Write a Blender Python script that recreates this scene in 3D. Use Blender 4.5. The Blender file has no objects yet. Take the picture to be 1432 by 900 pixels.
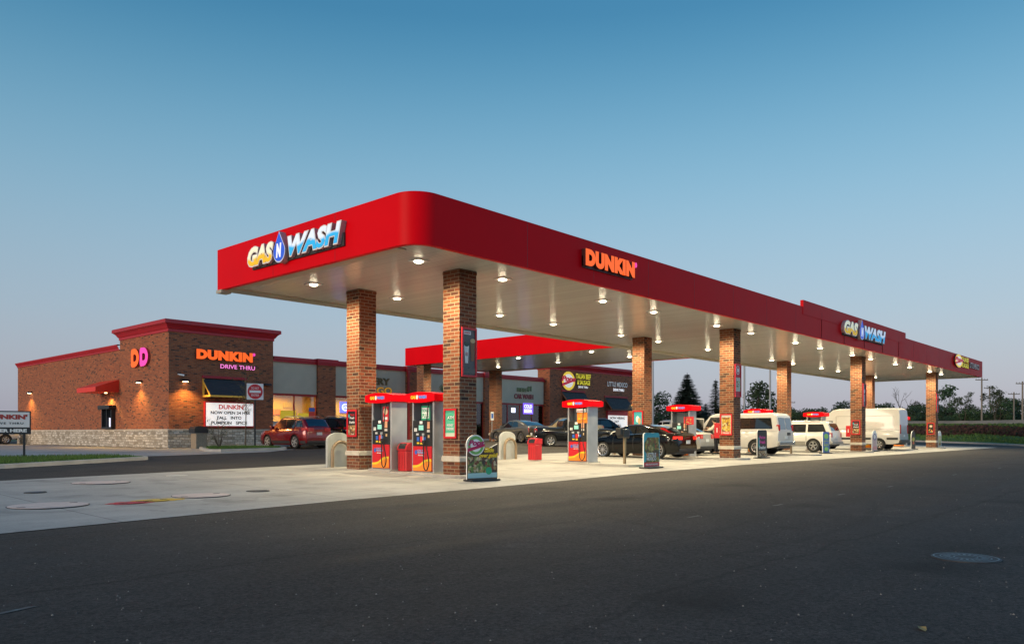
import bpy, bmesh, math, random
from mathutils import Vector, Matrix
R = math.radians
random.seed(7)
S = bpy.context.scene
COL = S.collection

# ---------------------------------------------------------------- camera / world / light
CAMH = 1.2
cd = bpy.data.cameras.new("camera"); cam = bpy.data.objects.new("camera", cd); COL.objects.link(cam)
cd.sensor_width = 36; cd.lens = 27.4; cd.shift_y = (605 - 450) / 1432.0
cd.clip_start = 0.1; cd.clip_end = 6000
cam.location = (0, 0, CAMH); cam.rotation_euler = (R(90), 0, R(-48))
S.camera = cam

W = bpy.data.worlds.new("World"); S.world = W; W.use_nodes = True
wn = W.node_tree; bg = wn.nodes['Background']
sky = wn.nodes.new('ShaderNodeTexSky'); sky.sky_type = 'NISHITA'
SUN_EL, SUN_ROT = 4.0, 270.0
sky.sun_disc = False; sky.sun_elevation = R(SUN_EL); sky.sun_rotation = R(SUN_ROT)
sky.air_density = 1.3; sky.dust_density = 0.7; sky.ozone_density = 2.2
# dusk gradient by elevation over the physical sky, afterglow at -X, plus extra glow added behind the camera
SKYR = [(0, (0.2874, 0.305, 0.3916)), (0.05, (0.3419, 0.3663, 0.4621)), (0.14, (0.3515, 0.4342, 0.5333)), (0.3, (0.2016, 0.4125, 0.5647)), (0.47, (0.0116, 0.1812, 0.3515)), (1, (0.003, 0.0423, 0.1812))]
wtc = wn.nodes.new('ShaderNodeTexCoord'); wsp = wn.nodes.new('ShaderNodeSeparateXYZ'); wn.links.new(wtc.outputs['Generated'], wsp.inputs[0])
wcr = wn.nodes.new('ShaderNodeValToRGB'); wcr.color_ramp.elements.remove(wcr.color_ramp.elements[1]); wcr.color_ramp.interpolation = 'B_SPLINE'
for i, (p_, c_) in enumerate(SKYR):
    e_ = wcr.color_ramp.elements[0] if i == 0 else wcr.color_ramp.elements.new(p_)
    e_.position = p_; e_.color = (*c_, 1)
wn.links.new(wsp.outputs[2], wcr.inputs[0])
wsc = wn.nodes.new('ShaderNodeVectorMath'); wsc.operation = 'SCALE'; wn.links.new(wcr.outputs[0], wsc.inputs[0]);
def wmath(op, a, b=0.0, c=0.0):
    n = wn.nodes.new('ShaderNodeMath'); n.operation = op
    for i, v in enumerate((a, b, c)):
        if hasattr(v, 'links'): wn.links.new(v, n.inputs[i])
        else: n.inputs[i].default_value = v
    return n.outputs[0]
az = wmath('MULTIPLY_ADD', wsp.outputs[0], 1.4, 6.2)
back = wmath('MULTIPLY', wmath('MAXIMUM', wmath('MULTIPLY', wsp.outputs[1], -1.0), 0.0), 7.5)  # sky brightness added behind the camera to light faces towards -Y
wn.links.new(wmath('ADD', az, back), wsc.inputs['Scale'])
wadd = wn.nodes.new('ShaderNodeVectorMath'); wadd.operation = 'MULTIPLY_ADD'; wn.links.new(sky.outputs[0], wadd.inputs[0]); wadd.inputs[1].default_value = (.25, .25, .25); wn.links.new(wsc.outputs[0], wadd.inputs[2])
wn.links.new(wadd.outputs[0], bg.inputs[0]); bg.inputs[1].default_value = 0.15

sd = bpy.data.lights.new("sun", 'SUN'); sun = bpy.data.objects.new("sun", sd); COL.objects.link(sun)
sd.energy = 2.1; sd.angle = R(25); sd.color = (1.0, 0.80, 0.62)
sv = Vector((-math.cos(R(14)) * math.cos(R(8)), math.cos(R(14)) * math.sin(R(8)), math.sin(R(14))))
sun.rotation_euler = (-sv).to_track_quat('-Z', 'Y').to_euler()
S.view_settings.view_transform = 'Standard'; S.view_settings.look = 'None'
S.view_settings.exposure = 0.0; S.view_settings.gamma = 1.0
S.render.engine = 'CYCLES'
S.cycles.max_bounces = 6; S.cycles.glossy_bounces = 3; S.cycles.transparent_max_bounces = 8

# ---------------------------------------------------------------- materials
def newmat(name):
    m = bpy.data.materials.new(name); m.use_nodes = True
    nt = m.node_tree; b = nt.nodes['Principled BSDF']
    return m, nt, b
def N(nt, t, **kw):
    n = nt.nodes.new(t)
    for k, v in kw.items():
        setattr(n, k, v)
    return n
MC = {}
def M(col, rough=0.6, metal=0.0, coat=0.0, emit=0.0, var=0.0, scale=3.0, bump=0.0, bscale=40.0, spec=0.5, name=None, ecol=None):
    key = (tuple(col), rough, metal, coat, emit, var, scale, bump, bscale, spec, ecol)
    if key in MC: return MC[key]
    m, nt, b = newmat(name or 'surface')
    b.inputs['Base Color'].default_value = (*col, 1); b.inputs['Roughness'].default_value = rough
    b.inputs['Metallic'].default_value = metal; b.inputs['Coat Weight'].default_value = coat
    b.inputs['Coat Roughness'].default_value = 0.04
    b.inputs['Specular IOR Level'].default_value = spec
    if emit:
        b.inputs['Emission Color'].default_value = (*(ecol or col), 1); b.inputs['Emission Strength'].default_value = emit
    if var or bump:
        tc = N(nt, 'ShaderNodeTexCoord')
        if var:
            nz = N(nt, 'ShaderNodeTexNoise'); nz.inputs['Scale'].default_value = scale; nz.inputs['Detail'].default_value = 6
            nt.links.new(tc.outputs['Object'], nz.inputs['Vector'])
            mr = N(nt, 'ShaderNodeMapRange'); mr.inputs[1].default_value = 0.3; mr.inputs[2].default_value = 0.7
            mr.inputs[3].default_value = 1 - var; mr.inputs[4].default_value = 1 + var
            nt.links.new(nz.outputs['Fac'], mr.inputs[0])
            mx = N(nt, 'ShaderNodeVectorMath', operation='SCALE'); mx.inputs[0].default_value = col
            nt.links.new(mr.outputs[0], mx.inputs['Scale']); nt.links.new(mx.outputs[0], b.inputs['Base Color'])
            mr2 = N(nt, 'ShaderNodeMapRange'); mr2.inputs[1].default_value = 0.3; mr2.inputs[2].default_value = 0.7
            mr2.inputs[3].default_value = max(0.02, rough * (1 - var)); mr2.inputs[4].default_value = min(1, rough * (1 + var))
            nt.links.new(nz.outputs['Fac'], mr2.inputs[0]); nt.links.new(mr2.outputs[0], b.inputs['Roughness'])
        if bump:
            n2 = N(nt, 'ShaderNodeTexNoise'); n2.inputs['Scale'].default_value = bscale; n2.inputs['Detail'].default_value = 4
            nt.links.new(tc.outputs['Object'], n2.inputs['Vector'])
            bp = N(nt, 'ShaderNodeBump'); bp.inputs['Strength'].default_value = bump; bp.inputs['Distance'].default_value = 0.02
            nt.links.new(n2.outputs['Fac'], bp.inputs['Height']); nt.links.new(bp.outputs[0], b.inputs['Normal'])
    MC[key] = m
    return m

def wallvec(nt):
    """(along wall, up) coordinates from world position: works for walls facing X or Y"""
    g = N(nt, 'ShaderNodeNewGeometry'); sp = N(nt, 'ShaderNodeSeparateXYZ'); sn = N(nt, 'ShaderNodeSeparateXYZ')
    nt.links.new(g.outputs['Position'], sp.inputs[0]); nt.links.new(g.outputs['True Normal'], sn.inputs[0])
    ab = N(nt, 'ShaderNodeMath', operation='ABSOLUTE'); nt.links.new(sn.outputs[0], ab.inputs[0])
    gt = N(nt, 'ShaderNodeMath', operation='GREATER_THAN'); gt.inputs[1].default_value = 0.5; nt.links.new(ab.outputs[0], gt.inputs[0])
    mx = N(nt, 'ShaderNodeMix'); nt.links.new(gt.outputs[0], mx.inputs[0]); nt.links.new(sp.outputs[0], mx.inputs[2]); nt.links.new(sp.outputs[1], mx.inputs[3])
    cb = N(nt, 'ShaderNodeCombineXYZ'); nt.links.new(mx.outputs[0], cb.inputs[0]); nt.links.new(sp.outputs[2], cb.inputs[1])
    return cb.outputs[0]

def brickmat(name, ramp, mortar, bw=0.30, rh=0.1, ms=0.011, warp=0):
    m, nt, b = newmat(name)
    v = wallvec(nt)
    if warp:
        wz = N(nt, 'ShaderNodeTexNoise'); wz.inputs['Scale'].default_value = 2.2; wz.inputs['Detail'].default_value = 2; nt.links.new(v, wz.inputs['Vector'])
        wa = N(nt, 'ShaderNodeVectorMath', operation='MULTIPLY_ADD'); nt.links.new(wz.outputs['Color'], wa.inputs[0]); wa.inputs[1].default_value = (warp, warp * .5, 0); nt.links.new(v, wa.inputs[2]); v = wa.outputs[0]
    def bt(c1, c2, mo, smooth=0.1):
        t = N(nt, 'ShaderNodeTexBrick'); t.offset = 0.5
        t.inputs['Color1'].default_value = c1; t.inputs['Color2'].default_value = c2; t.inputs['Mortar'].default_value = mo
        t.inputs['Scale'].default_value = 1; t.inputs['Mortar Size'].default_value = ms; t.inputs['Mortar Smooth'].default_value = smooth
        t.inputs['Brick Width'].default_value = bw; t.inputs['Row Height'].default_value = rh; t.inputs['Bias'].default_value = 0
        nt.links.new(v, t.inputs['Vector']); return t
    t = bt((0, 0, 0, 1), (1, 1, 1, 1), (0.5, 0.5, 0.5, 1))
    cr = N(nt, 'ShaderNodeValToRGB'); cr.color_ramp.elements.remove(cr.color_ramp.elements[1])
    for i, (p, c) in enumerate(ramp):
        e = cr.color_ramp.elements[0] if i == 0 else cr.color_ramp.elements.new(p)
        e.position = p; e.color = (*c, 1)
    nt.links.new(t.outputs['Color'], cr.inputs[0])
    nz = N(nt, 'ShaderNodeTexNoise'); nz.inputs['Scale'].default_value = 9; nz.inputs['Detail'].default_value = 8
    nt.links.new(v, nz.inputs['Vector'])
    mr = N(nt, 'ShaderNodeMapRange'); mr.inputs[1].default_value = 0.3; mr.inputs[2].default_value = 0.7; mr.inputs[3].default_value = 0.78; mr.inputs[4].default_value = 1.22
    nt.links.new(nz.outputs['Fac'], mr.inputs[0])
    sc = N(nt, 'ShaderNodeVectorMath', operation='SCALE'); nt.links.new(cr.outputs[0], sc.inputs[0]); nt.links.new(mr.outputs[0], sc.inputs['Scale'])
    mx = N(nt, 'ShaderNodeMix', data_type='RGBA'); nt.links.new(t.outputs['Fac'], mx.inputs[0])
    nt.links.new(sc.outputs[0], mx.inputs[6]); mx.inputs[7].default_value = (*mortar, 1)
    nt.links.new(mx.outputs[2], b.inputs['Base Color']); b.inputs['Roughness'].default_value = 0.82
    iv = N(nt, 'ShaderNodeMath', operation='SUBTRACT'); iv.inputs[0].default_value = 1; nt.links.new(t.outputs['Fac'], iv.inputs[1])
    ad = N(nt, 'ShaderNodeMath', operation='MULTIPLY_ADD'); nt.links.new(nz.outputs['Fac'], ad.inputs[0]); ad.inputs[1].default_value = 0.4; nt.links.new(iv.outputs[0], ad.inputs[2])
    bp = N(nt, 'ShaderNodeBump'); bp.inputs['Strength'].default_value = 0.6; bp.inputs['Distance'].default_value = 0.012
    nt.links.new(ad.outputs[0], bp.inputs['Height']); nt.links.new(bp.outputs[0], b.inputs['Normal'])
    return m

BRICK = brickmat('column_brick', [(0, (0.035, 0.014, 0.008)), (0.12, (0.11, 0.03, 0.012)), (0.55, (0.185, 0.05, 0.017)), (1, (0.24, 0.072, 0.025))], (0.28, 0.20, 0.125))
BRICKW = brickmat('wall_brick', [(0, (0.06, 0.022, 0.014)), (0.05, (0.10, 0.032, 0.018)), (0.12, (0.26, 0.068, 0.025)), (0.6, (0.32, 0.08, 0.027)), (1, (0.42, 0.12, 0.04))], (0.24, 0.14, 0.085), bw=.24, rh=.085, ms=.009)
STONE = brickmat('stone_veneer', [(0, (0.30, 0.25, 0.18)), (0.4, (0.46, 0.40, 0.31)), (1, (0.68, 0.61, 0.50))], (0.26, 0.22, 0.17), bw=0.34, rh=0.15, ms=0.016, warp=.35)
LIME = M((0.55, 0.49, 0.40), 0.8, var=0.12, scale=6, bump=0.2)
FRED = M((0.78, 0.0, 0.006), 0.45, spec=.07, var=0.04, scale=0.7)
CRED = M((0.42, 0.01, 0.02), 0.5, var=0.06, scale=1.0)
EIFS = M((0.52, 0.43, 0.32), 0.9, var=0.05, scale=1.5, bump=0.15, bscale=120)
WHITE = M((0.8, 0.79, 0.77), 0.4); OFFW = M((0.6, 0.57, 0.52), 0.5, var=.05)
BLACK = M((0.015, 0.015, 0.016), 0.4); DARK = M((0.03, 0.03, 0.032), 0.6, var=.1); RUBBER = M((0.018, 0.018, 0.018), 0.85)
STEEL = M((0.55, 0.56, 0.57), 0.32, metal=0.85, var=.08, scale=2); GALV = M((0.42, 0.43, 0.44), 0.45, metal=0.6, var=.1, scale=2)
CHROME = M((0.8, 0.8, 0.8), 0.12, metal=1)
SIGNRED = M((0.6, 0.012, 0.02), 0.35)
GRASSM = M((0.065, 0.13, 0.022), 0.9, var=.45, scale=2.5)

def glassmat(name, tint=(0.8, 0.85, 0.85), gl=0.12):
    m, nt, b = newmat(name); nt.nodes.remove(b)
    o = nt.nodes['Material Output']; t = N(nt, 'ShaderNodeBsdfTransparent'); t.inputs[0].default_value = (*tint, 1)
    g = N(nt, 'ShaderNodeBsdfGlossy'); g.inputs['Roughness'].default_value = 0.03
    fr = N(nt, 'ShaderNodeFresnel'); fr.inputs[0].default_value = 1.5
    ad = N(nt, 'ShaderNodeMath', operation='ADD'); ad.inputs[1].default_value = gl * 0.4; nt.links.new(fr.outputs[0], ad.inputs[0])
    mx = N(nt, 'ShaderNodeMixShader'); nt.links.new(ad.outputs[0], mx.inputs[0]); nt.links.new(t.outputs[0], mx.inputs[1]); nt.links.new(g.outputs[0], mx.inputs[2])
    nt.links.new(mx.outputs[0], o.inputs[0]); return m
PANE = glassmat('window_glass')
CARGLASS = M((0.006, 0.008, 0.011), 0.03, spec=1.0, coat=1.0)

def asphaltmat():
    m, nt, b = newmat('asphalt'); g = N(nt, 'ShaderNodeNewGeometry')
    def noise(s, d=6, rough=.6, vec=None):
        n = N(nt, 'ShaderNodeTexNoise'); n.inputs['Scale'].default_value = s; n.inputs['Detail'].default_value = d; n.inputs['Roughness'].default_value = rough
        nt.links.new(vec or g.outputs['Position'], n.inputs['Vector']); return n.outputs['Fac']
    big = noise(0.25, 5); fine = noise(26, 6, .85); mp = N(nt, 'ShaderNodeMapping'); mp.inputs['Scale'].default_value = (0.06, 1.1, 1)
    nt.links.new(g.outputs['Position'], mp.inputs[0]); streak = noise(1.2, 5, .6, mp.outputs[0])
    vo = N(nt, 'ShaderNodeTexVoronoi'); vo.inputs['Scale'].default_value = 80; nt.links.new(g.outputs['Position'], vo.inputs['Vector'])
    def mr(i, a, b_, c, d):
        n = N(nt, 'ShaderNodeMapRange'); n.inputs[1].default_value = a; n.inputs[2].default_value = b_; n.inputs[3].default_value = c; n.inputs[4].default_value = d
        nt.links.new(i, n.inputs[0]); return n.outputs[0]
    def mul(a, b_):
        n = N(nt, 'ShaderNodeMath', operation='MULTIPLY'); nt.links.new(a, n.inputs[0]); nt.links.new(b_, n.inputs[1]); return n.outputs[0]
    k = mul(mul(mr(big, .35, .65, .8, 1.2), mr(streak, .3, .7, .8, 1.18)), mul(mr(fine, .38, .62, .3, 1.9), mr(vo.outputs['Distance'], 0, .6, 1.35, .75)))
    # lap seams between paver passes, wavering a little
    sp = N(nt, 'ShaderNodeSeparateXYZ'); nt.links.new(g.outputs['Position'], sp.inputs[0])
    ma = N(nt, 'ShaderNodeMath', operation='MULTIPLY_ADD'); nt.links.new(big, ma.inputs[0]); ma.inputs[1].default_value = 1.1; nt.links.new(sp.outputs[1], ma.inputs[2])
    md = N(nt, 'ShaderNodeMath', operation='PINGPONG'); md.inputs[1].default_value = 1.9; nt.links.new(ma.outputs[0], md.inputs[0])
    seam = mr(md.outputs[0], 0.0, 0.06, 0.6, 1.0)
    k = mul(k, seam)
    # tyre arcs
    for (ax_, ay_, ar_) in ((16.5, 3.0, 6.2), (16.5, 3.0, 7.7), (2.5, 2.0, 5.5), (30, -6, 15.0), (8, 20, 15.2), (9.5, 21, 17.3)):
        vs_ = N(nt, 'ShaderNodeVectorMath', operation='DISTANCE'); nt.links.new(g.outputs['Position'], vs_.inputs[0]); vs_.inputs[1].default_value = (ax_, ay_, 0)
        sb_ = N(nt, 'ShaderNodeMath', operation='SUBTRACT'); nt.links.new(vs_.outputs['Value'], sb_.inputs[0]); sb_.inputs[1].default_value = ar_
        ab_ = N(nt, 'ShaderNodeMath', operation='ABSOLUTE'); nt.links.new(sb_.outputs[0], ab_.inputs[0])
        pn = N(nt, 'ShaderNodeMath', operation='MULTIPLY_ADD'); nt.links.new(big, pn.inputs[0]); pn.inputs[1].default_value = -.5; pn.inputs[2].default_value = .34
        aa_ = N(nt, 'ShaderNodeMath', operation='ADD'); nt.links.new(ab_.outputs[0], aa_.inputs[0]); nt.links.new(pn.outputs[0], aa_.inputs[1])
        k = mul(k, mr(aa_.outputs[0], 0.05, 0.2, 0.72, 1.0))
    # pale patches of worn binder and grit
    wp_ = noise(1.1, 8, .7); k = mul(k, mr(wp_, .52, .68, 1.0, 1.35)); sp_ = noise(140, 2, .5); k = mul(k, mr(sp_, .66, .72, 1.0, 3.2))
    # oil spots
    v2 = N(nt, 'ShaderNodeTexVoronoi'); v2.inputs['Scale'].default_value = 0.33; v2.inputs['Randomness'].default_value = 1
    mp2 = N(nt, 'ShaderNodeMapping'); nz2 = N(nt, 'ShaderNodeTexNoise'); nz2.inputs['Scale'].default_value = 1.5
    nt.links.new(g.outputs['Position'], nz2.inputs['Vector'])
    va = N(nt, 'ShaderNodeVectorMath', operation='MULTIPLY_ADD'); nt.links.new(nz2.outputs['Color'], va.inputs[0]); va.inputs[1].default_value = (.9, .9, 0); nt.links.new(g.outputs['Position'], va.inputs[2])
    nt.links.new(va.outputs[0], v2.inputs['Vector'])
    k = mul(k, mr(v2.outputs['Distance'], 0.05, 0.22, 0.42, 1.0))
    sc = N(nt, 'ShaderNodeVectorMath', operation='SCALE'); sc.inputs[0].default_value = (0.040, 0.0335, 0.0295); nt.links.new(k, sc.inputs['Scale'])
    nt.links.new(sc.outputs[0], b.inputs['Base Color'])
    nt.links.new(mr(streak, .3, .7, .78, .95), b.inputs['Roughness']); b.inputs['Specular IOR Level'].default_value = .3
    bp = N(nt, 'ShaderNodeBump'); bp.inputs['Strength'].default_value = 0.55; bp.inputs['Distance'].default_value = 0.006
    nt.links.new(fine, bp.inputs['Height']); nt.links.new(bp.outputs[0], b.inputs['Normal'])
    return m
ASPH = asphaltmat()

def concretemat(col, joint=4.6):
    m, nt, b = newmat('concrete'); g = N(nt, 'ShaderNodeNewGeometry')
    def noise(s, d=6, vec=None):
        n = N(nt, 'ShaderNodeTexNoise'); n.inputs['Scale'].default_value = s; n.inputs['Detail'].default_value = d
        nt.links.new(vec or g.outputs['Position'], n.inputs['Vector']); return n.outputs['Fac']
    def mr(i, a, b_, c, d):
        n = N(nt, 'ShaderNodeMapRange'); n.inputs[1].default_value = a; n.inputs[2].default_value = b_; n.inputs[3].default_value = c; n.inputs[4].default_value = d
        nt.links.new(i, n.inputs[0]); return n.outputs[0]
    def mul(a, b_):
        n = N(nt, 'ShaderNodeMath', operation='MULTIPLY'); nt.links.new(a, n.inputs[0]); nt.links.new(b_, n.inputs[1]); return n.outputs[0]
    mp = N(nt, 'ShaderNodeMapping'); mp.inputs['Scale'].default_value = (0.25, 1.4, 1); nt.links.new(g.outputs['Position'], mp.inputs[0])
    k = mul(mul(mr(noise(0.5, 7), .3, .7, .82, 1.14), mr(noise(30, 3), .3, .7, .9, 1.1)), mr(noise(1.6, 6, mp.outputs[0]), .3, .7, .88, 1.1))
    sp = N(nt, 'ShaderNodeSeparateXYZ'); nt.links.new(g.outputs['Position'], sp.inputs[0])
    for ax in (0, 1):
        pp = N(nt, 'ShaderNodeMath', operation='PINGPONG'); pp.inputs[1].default_value = joint / 2; nt.links.new(sp.outputs[ax], pp.inputs[0])
        k = mul(k, mr(pp.outputs[0], 0.006, 0.02, 0.45, 1.0))
    # tyre and oil staining
    k = mul(k, mr(noise(0.9, 4), .55, .72, 1.0, .6)); k = mul(k, mr(noise(3.5, 4), .62, .72, 1.0, .7))
    sc = N(nt, 'ShaderNodeVectorMath', operation='SCALE'); sc.inputs[0].default_value = col; nt.links.new(k, sc.inputs['Scale'])
    nt.links.new(sc.outputs[0], b.inputs['Base Color']); b.inputs['Roughness'].default_value = 0.7
    bp = N(nt, 'ShaderNodeBump'); bp.inputs['Strength'].default_value = 0.25; bp.inputs['Distance'].default_value = 0.005
    nt.links.new(noise(60, 3), bp.inputs['Height']); nt.links.new(bp.outputs[0], b.inputs['Normal'])
    return m
CONC = concretemat((0.36, 0.345, 0.32)); KERB = M((0.40, 0.375, 0.34), 0.8, var=.15, scale=2, bump=.2)

def soffitmat():
    m, nt, b = newmat('soffit_metal'); g = N(nt, 'ShaderNodeNewGeometry'); sp = N(nt, 'ShaderNodeSeparateXYZ')
    nt.links.new(g.outputs['Position'], sp.inputs[0])
    b.inputs['Roughness'].default_value = 0.17
    b.inputs['Specular IOR Level'].default_value = 0.8
    p3 = N(nt, 'ShaderNodeMath', operation='PINGPONG'); p3.inputs[1].default_value = 0.2; nt.links.new(sp.outputs[0], p3.inputs[0])
    m3 = N(nt, 'ShaderNodeMapRange'); m3.inputs[1].default_value = 0.006; m3.inputs[2].default_value = 0.02; m3.inputs[3].default_value = .78; m3.inputs[4].default_value = 1; nt.links.new(p3.outputs[0], m3.inputs[0])
    wn_ = N(nt, 'ShaderNodeTexWhiteNoise', noise_dimensions='1D'); fl = N(nt, 'ShaderNodeMath', operation='SNAP'); fl.inputs[1].default_value = .4; nt.links.new(sp.outputs[0], fl.inputs[0]); nt.links.new(fl.outputs[0], wn_.inputs['W'])
    m4 = N(nt, 'ShaderNodeMapRange'); m4.inputs[3].default_value = .94; m4.inputs[4].default_value = 1.04; nt.links.new(wn_.outputs['Value'], m4.inputs[0])
    m5 = N(nt, 'ShaderNodeMath', operation='MULTIPLY'); nt.links.new(m3.outputs[0], m5.inputs[0]); nt.links.new(m4.outputs[0], m5.inputs[1])
    s3 = N(nt, 'ShaderNodeVectorMath', operation='SCALE'); s3.inputs[0].default_value = (.62, .60, .55); nt.links.new(m5.outputs[0], s3.inputs['Scale']); nt.links.new(s3.outputs[0], b.inputs['Base Color'])
    # shallow ribs along Y (every 10 cm) + panel seams every 40 cm
    def wave(s, dist):
        mm = N(nt, 'ShaderNodeMath', operation='MULTIPLY'); mm.inputs[1].default_value = s; nt.links.new(sp.outputs[0], mm.inputs[0])
        si = N(nt, 'ShaderNodeMath', operation='SINE'); nt.links.new(mm.outputs[0], si.inputs[0]); return si.outputs[0]
    w1 = wave(2 * math.pi / 0.11, 0); 
    pp = N(nt, 'ShaderNodeMath', operation='PINGPONG'); pp.inputs[1].default_value = 0.2; nt.links.new(sp.outputs[0], pp.inputs[0])
    mr = N(nt, 'ShaderNodeMapRange'); mr.inputs[1].default_value = 0; mr.inputs[2].default_value = 0.012; mr.inputs[3].default_value = -3; mr.inputs[4].default_value = 0
    nt.links.new(pp.outputs[0], mr.inputs[0])
    nz = N(nt, 'ShaderNodeTexNoise'); nz.inputs['Scale'].default_value = 1.3; nt.links.new(g.outputs['Position'], nz.inputs['Vector'])
    a1 = N(nt, 'ShaderNodeMath', operation='ADD'); nt.links.new(w1, a1.inputs[0]); nt.links.new(mr.outputs[0], a1.inputs[1])
    a2 = N(nt, 'ShaderNodeMath', operation='MULTIPLY_ADD'); nt.links.new(nz.outputs['Fac'], a2.inputs[0]); a2.inputs[1].default_value = 3; nt.links.new(a1.outputs[0], a2.inputs[2])
    bp = N(nt, 'ShaderNodeBump'); bp.inputs['Strength'].default_value = 1; bp.inputs['Distance'].default_value = 0.0016
    nt.links.new(a2.outputs[0], bp.inputs['Height']); nt.links.new(bp.outputs[0], b.inputs['Normal'])
    return m
SOFFIT = soffitmat()

def twotone(top, bot, z, e=0.6):
    m, nt, b = newmat('two_tone_face'); tc = N(nt, 'ShaderNodeTexCoord'); sp = N(nt, 'ShaderNodeSeparateXYZ')
    nt.links.new(tc.outputs['Object'], sp.inputs[0])
    w = N(nt, 'ShaderNodeMath', operation='MULTIPLY'); w.inputs[1].default_value = 5.5; nt.links.new(sp.outputs[0], w.inputs[0])
    s = N(nt, 'ShaderNodeMath', operation='SINE'); nt.links.new(w.outputs[0], s.inputs[0])
    a = N(nt, 'ShaderNodeMath', operation='MULTIPLY_ADD'); nt.links.new(s.outputs[0], a.inputs[0]); a.inputs[1].default_value = 0.05; nt.links.new(sp.outputs[2], a.inputs[2])
    mr = N(nt, 'ShaderNodeMapRange'); mr.inputs[1].default_value = z - .04; mr.inputs[2].default_value = z + .04; nt.links.new(a.outputs[0], mr.inputs[0])
    mx = N(nt, 'ShaderNodeMix', data_type='RGBA'); nt.links.new(mr.outputs[0], mx.inputs[0]); mx.inputs[6].default_value = (*bot, 1); mx.inputs[7].default_value = (*top, 1)
    nt.links.new(mx.outputs[2], b.inputs['Base Color']); nt.links.new(mx.outputs[2], b.inputs['Emission Color']); b.inputs['Emission Strength'].default_value = e
    return m

# ---------------------------------------------------------------- mesh helpers
def thing(name, label, cat, loc=(0, 0, 0), rotz=0, group=None):
    o = bpy.data.objects.new(name, None); COL.objects.link(o); o.location = loc; o.rotation_euler = (0, 0, rotz)
    o.empty_display_size = 0.2; o['label'] = label; o['category'] = cat
    if group: o['group'] = group
    return o
def tag(o, label, cat, group=None):
    o['label'] = label; o['category'] = cat
    if group: o['group'] = group
    return o
def dup(root, loc, rotz=None, label=None, group=None):
    r = root.copy(); COL.objects.link(r); r.location = loc
    if rotz is not None: r.rotation_euler = (0, 0, rotz)
    if label: r['label'] = label
    if group: r['group'] = group
    for ch in list(root.children):
        c = ch.copy(); COL.objects.link(c); c.parent = r
        for g in ch.children:
            d = g.copy(); COL.objects.link(d); d.parent = c
    return r
class MB:
    def __init__(s): s.bm = bmesh.new(); s.mats = []
    def mi(s, m):
        if m not in s.mats: s.mats.append(m)
        return s.mats.index(m)
    def faces(s, vs, fs, m, smooth=False):
        k = s.mi(m); bv = [s.bm.verts.new(v) for v in vs]
        for f in fs:
            try:
                fc = s.bm.faces.new([bv[i] for i in f]); fc.material_index = k; fc.smooth = smooth
            except ValueError: pass
        return bv
    def box(s, x0, x1, y0, y1, z0, z1, m, bev=0.0):
        vs = [(x0, y0, z0), (x1, y0, z0), (x1, y1, z0), (x0, y1, z0), (x0, y0, z1), (x1, y0, z1), (x1, y1, z1), (x0, y1, z1)]
        n0 = len(s.bm.faces)
        bv = s.faces(vs, [(0, 3, 2, 1), (4, 5, 6, 7), (0, 1, 5, 4), (1, 2, 6, 5), (2, 3, 7, 6), (3, 0, 4, 7)], m)
        if bev:
            ed = list({e for v in bv for e in v.link_edges})
            bmesh.ops.bevel(s.bm, geom=ed, offset=bev, segments=2, affect='EDGES', profile=0.5)
        return s
    def prism(s, pts, axis, a, b, m, smooth=False, mcap=None):
        """pts 2D outline; axis 'x','y','z' extrusion axis from a to b"""
        def mk(p, t):
            return {'x': (t, p[0], p[1]), 'y': (p[0], t, p[1]), 'z': (p[0], p[1], t)}[axis]
        n = len(pts); vs = [mk(p, a) for p in pts] + [mk(p, b) for p in pts]
        s.faces(vs, [(i, (i + 1) % n, n + (i + 1) % n, n + i) for i in range(n)], m, smooth)
        s.faces([mk(p, a) for p in pts], [tuple(range(n))], mcap or m); s.faces([mk(p, b) for p in pts], [tuple(range(n))][::-1], mcap or m)
        return s
    def cyl(s, p0, p1, r0, r1, m, n=12, cap=True, smooth=True):
        p0 = Vector(p0); p1 = Vector(p1); d = (p1 - p0).normalized()
        a = d.orthogonal().normalized(); b = d.cross(a)
        vs = []
        for p, r in ((p0, r0), (p1, r1)):
            vs += [tuple(p + (a * math.cos(t) + b * math.sin(t)) * r) for t in [2 * math.pi * i / n for i in range(n)]]
        s.faces(vs, [(i, (i + 1) % n, n + (i + 1) % n, n + i) for i in range(n)], m, smooth)
        if cap:
            s.faces(vs[:n], [tuple(range(n))], m); s.faces(vs[n:], [tuple(range(n))], m)
        return s
    def tube(s, pts, r, m, n=8):
        for a, b in zip(pts[:-1], pts[1:]): s.cyl(a, b, r, r, m, n)
        return s
    def quad(s, a, b, c, d, m): s.faces([a, b, c, d], [(0, 1, 2, 3)], m); return s
    def build(s, name, parent=None, weld=False, recalc=True):
        if weld: bmesh.ops.remove_doubles(s.bm, verts=s.bm.verts, dist=1e-5)
        if recalc: bmesh.ops.recalc_face_normals(s.bm, faces=s.bm.faces)
        if recalc:
            for e in s.bm.edges:
                if len(e.link_faces) == 2 and e.calc_face_angle(0) > .55: e.smooth = False
        me = bpy.data.meshes.new(name); s.bm.to_mesh(me); s.bm.free()
        for m in s.mats: me.materials.append(m)
        o = bpy.data.objects.new(name, me); COL.objects.link(o)
        if parent: o.parent = parent
        return o
def struct(o): o['kind'] = 'structure'; return o
def ell(w, h, n=28, cx=0, cz=0): return [(cx + w / 2 * math.cos(2 * math.pi * i / n), cz + h / 2 * math.sin(2 * math.pi * i / n)) for i in range(n)]

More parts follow.
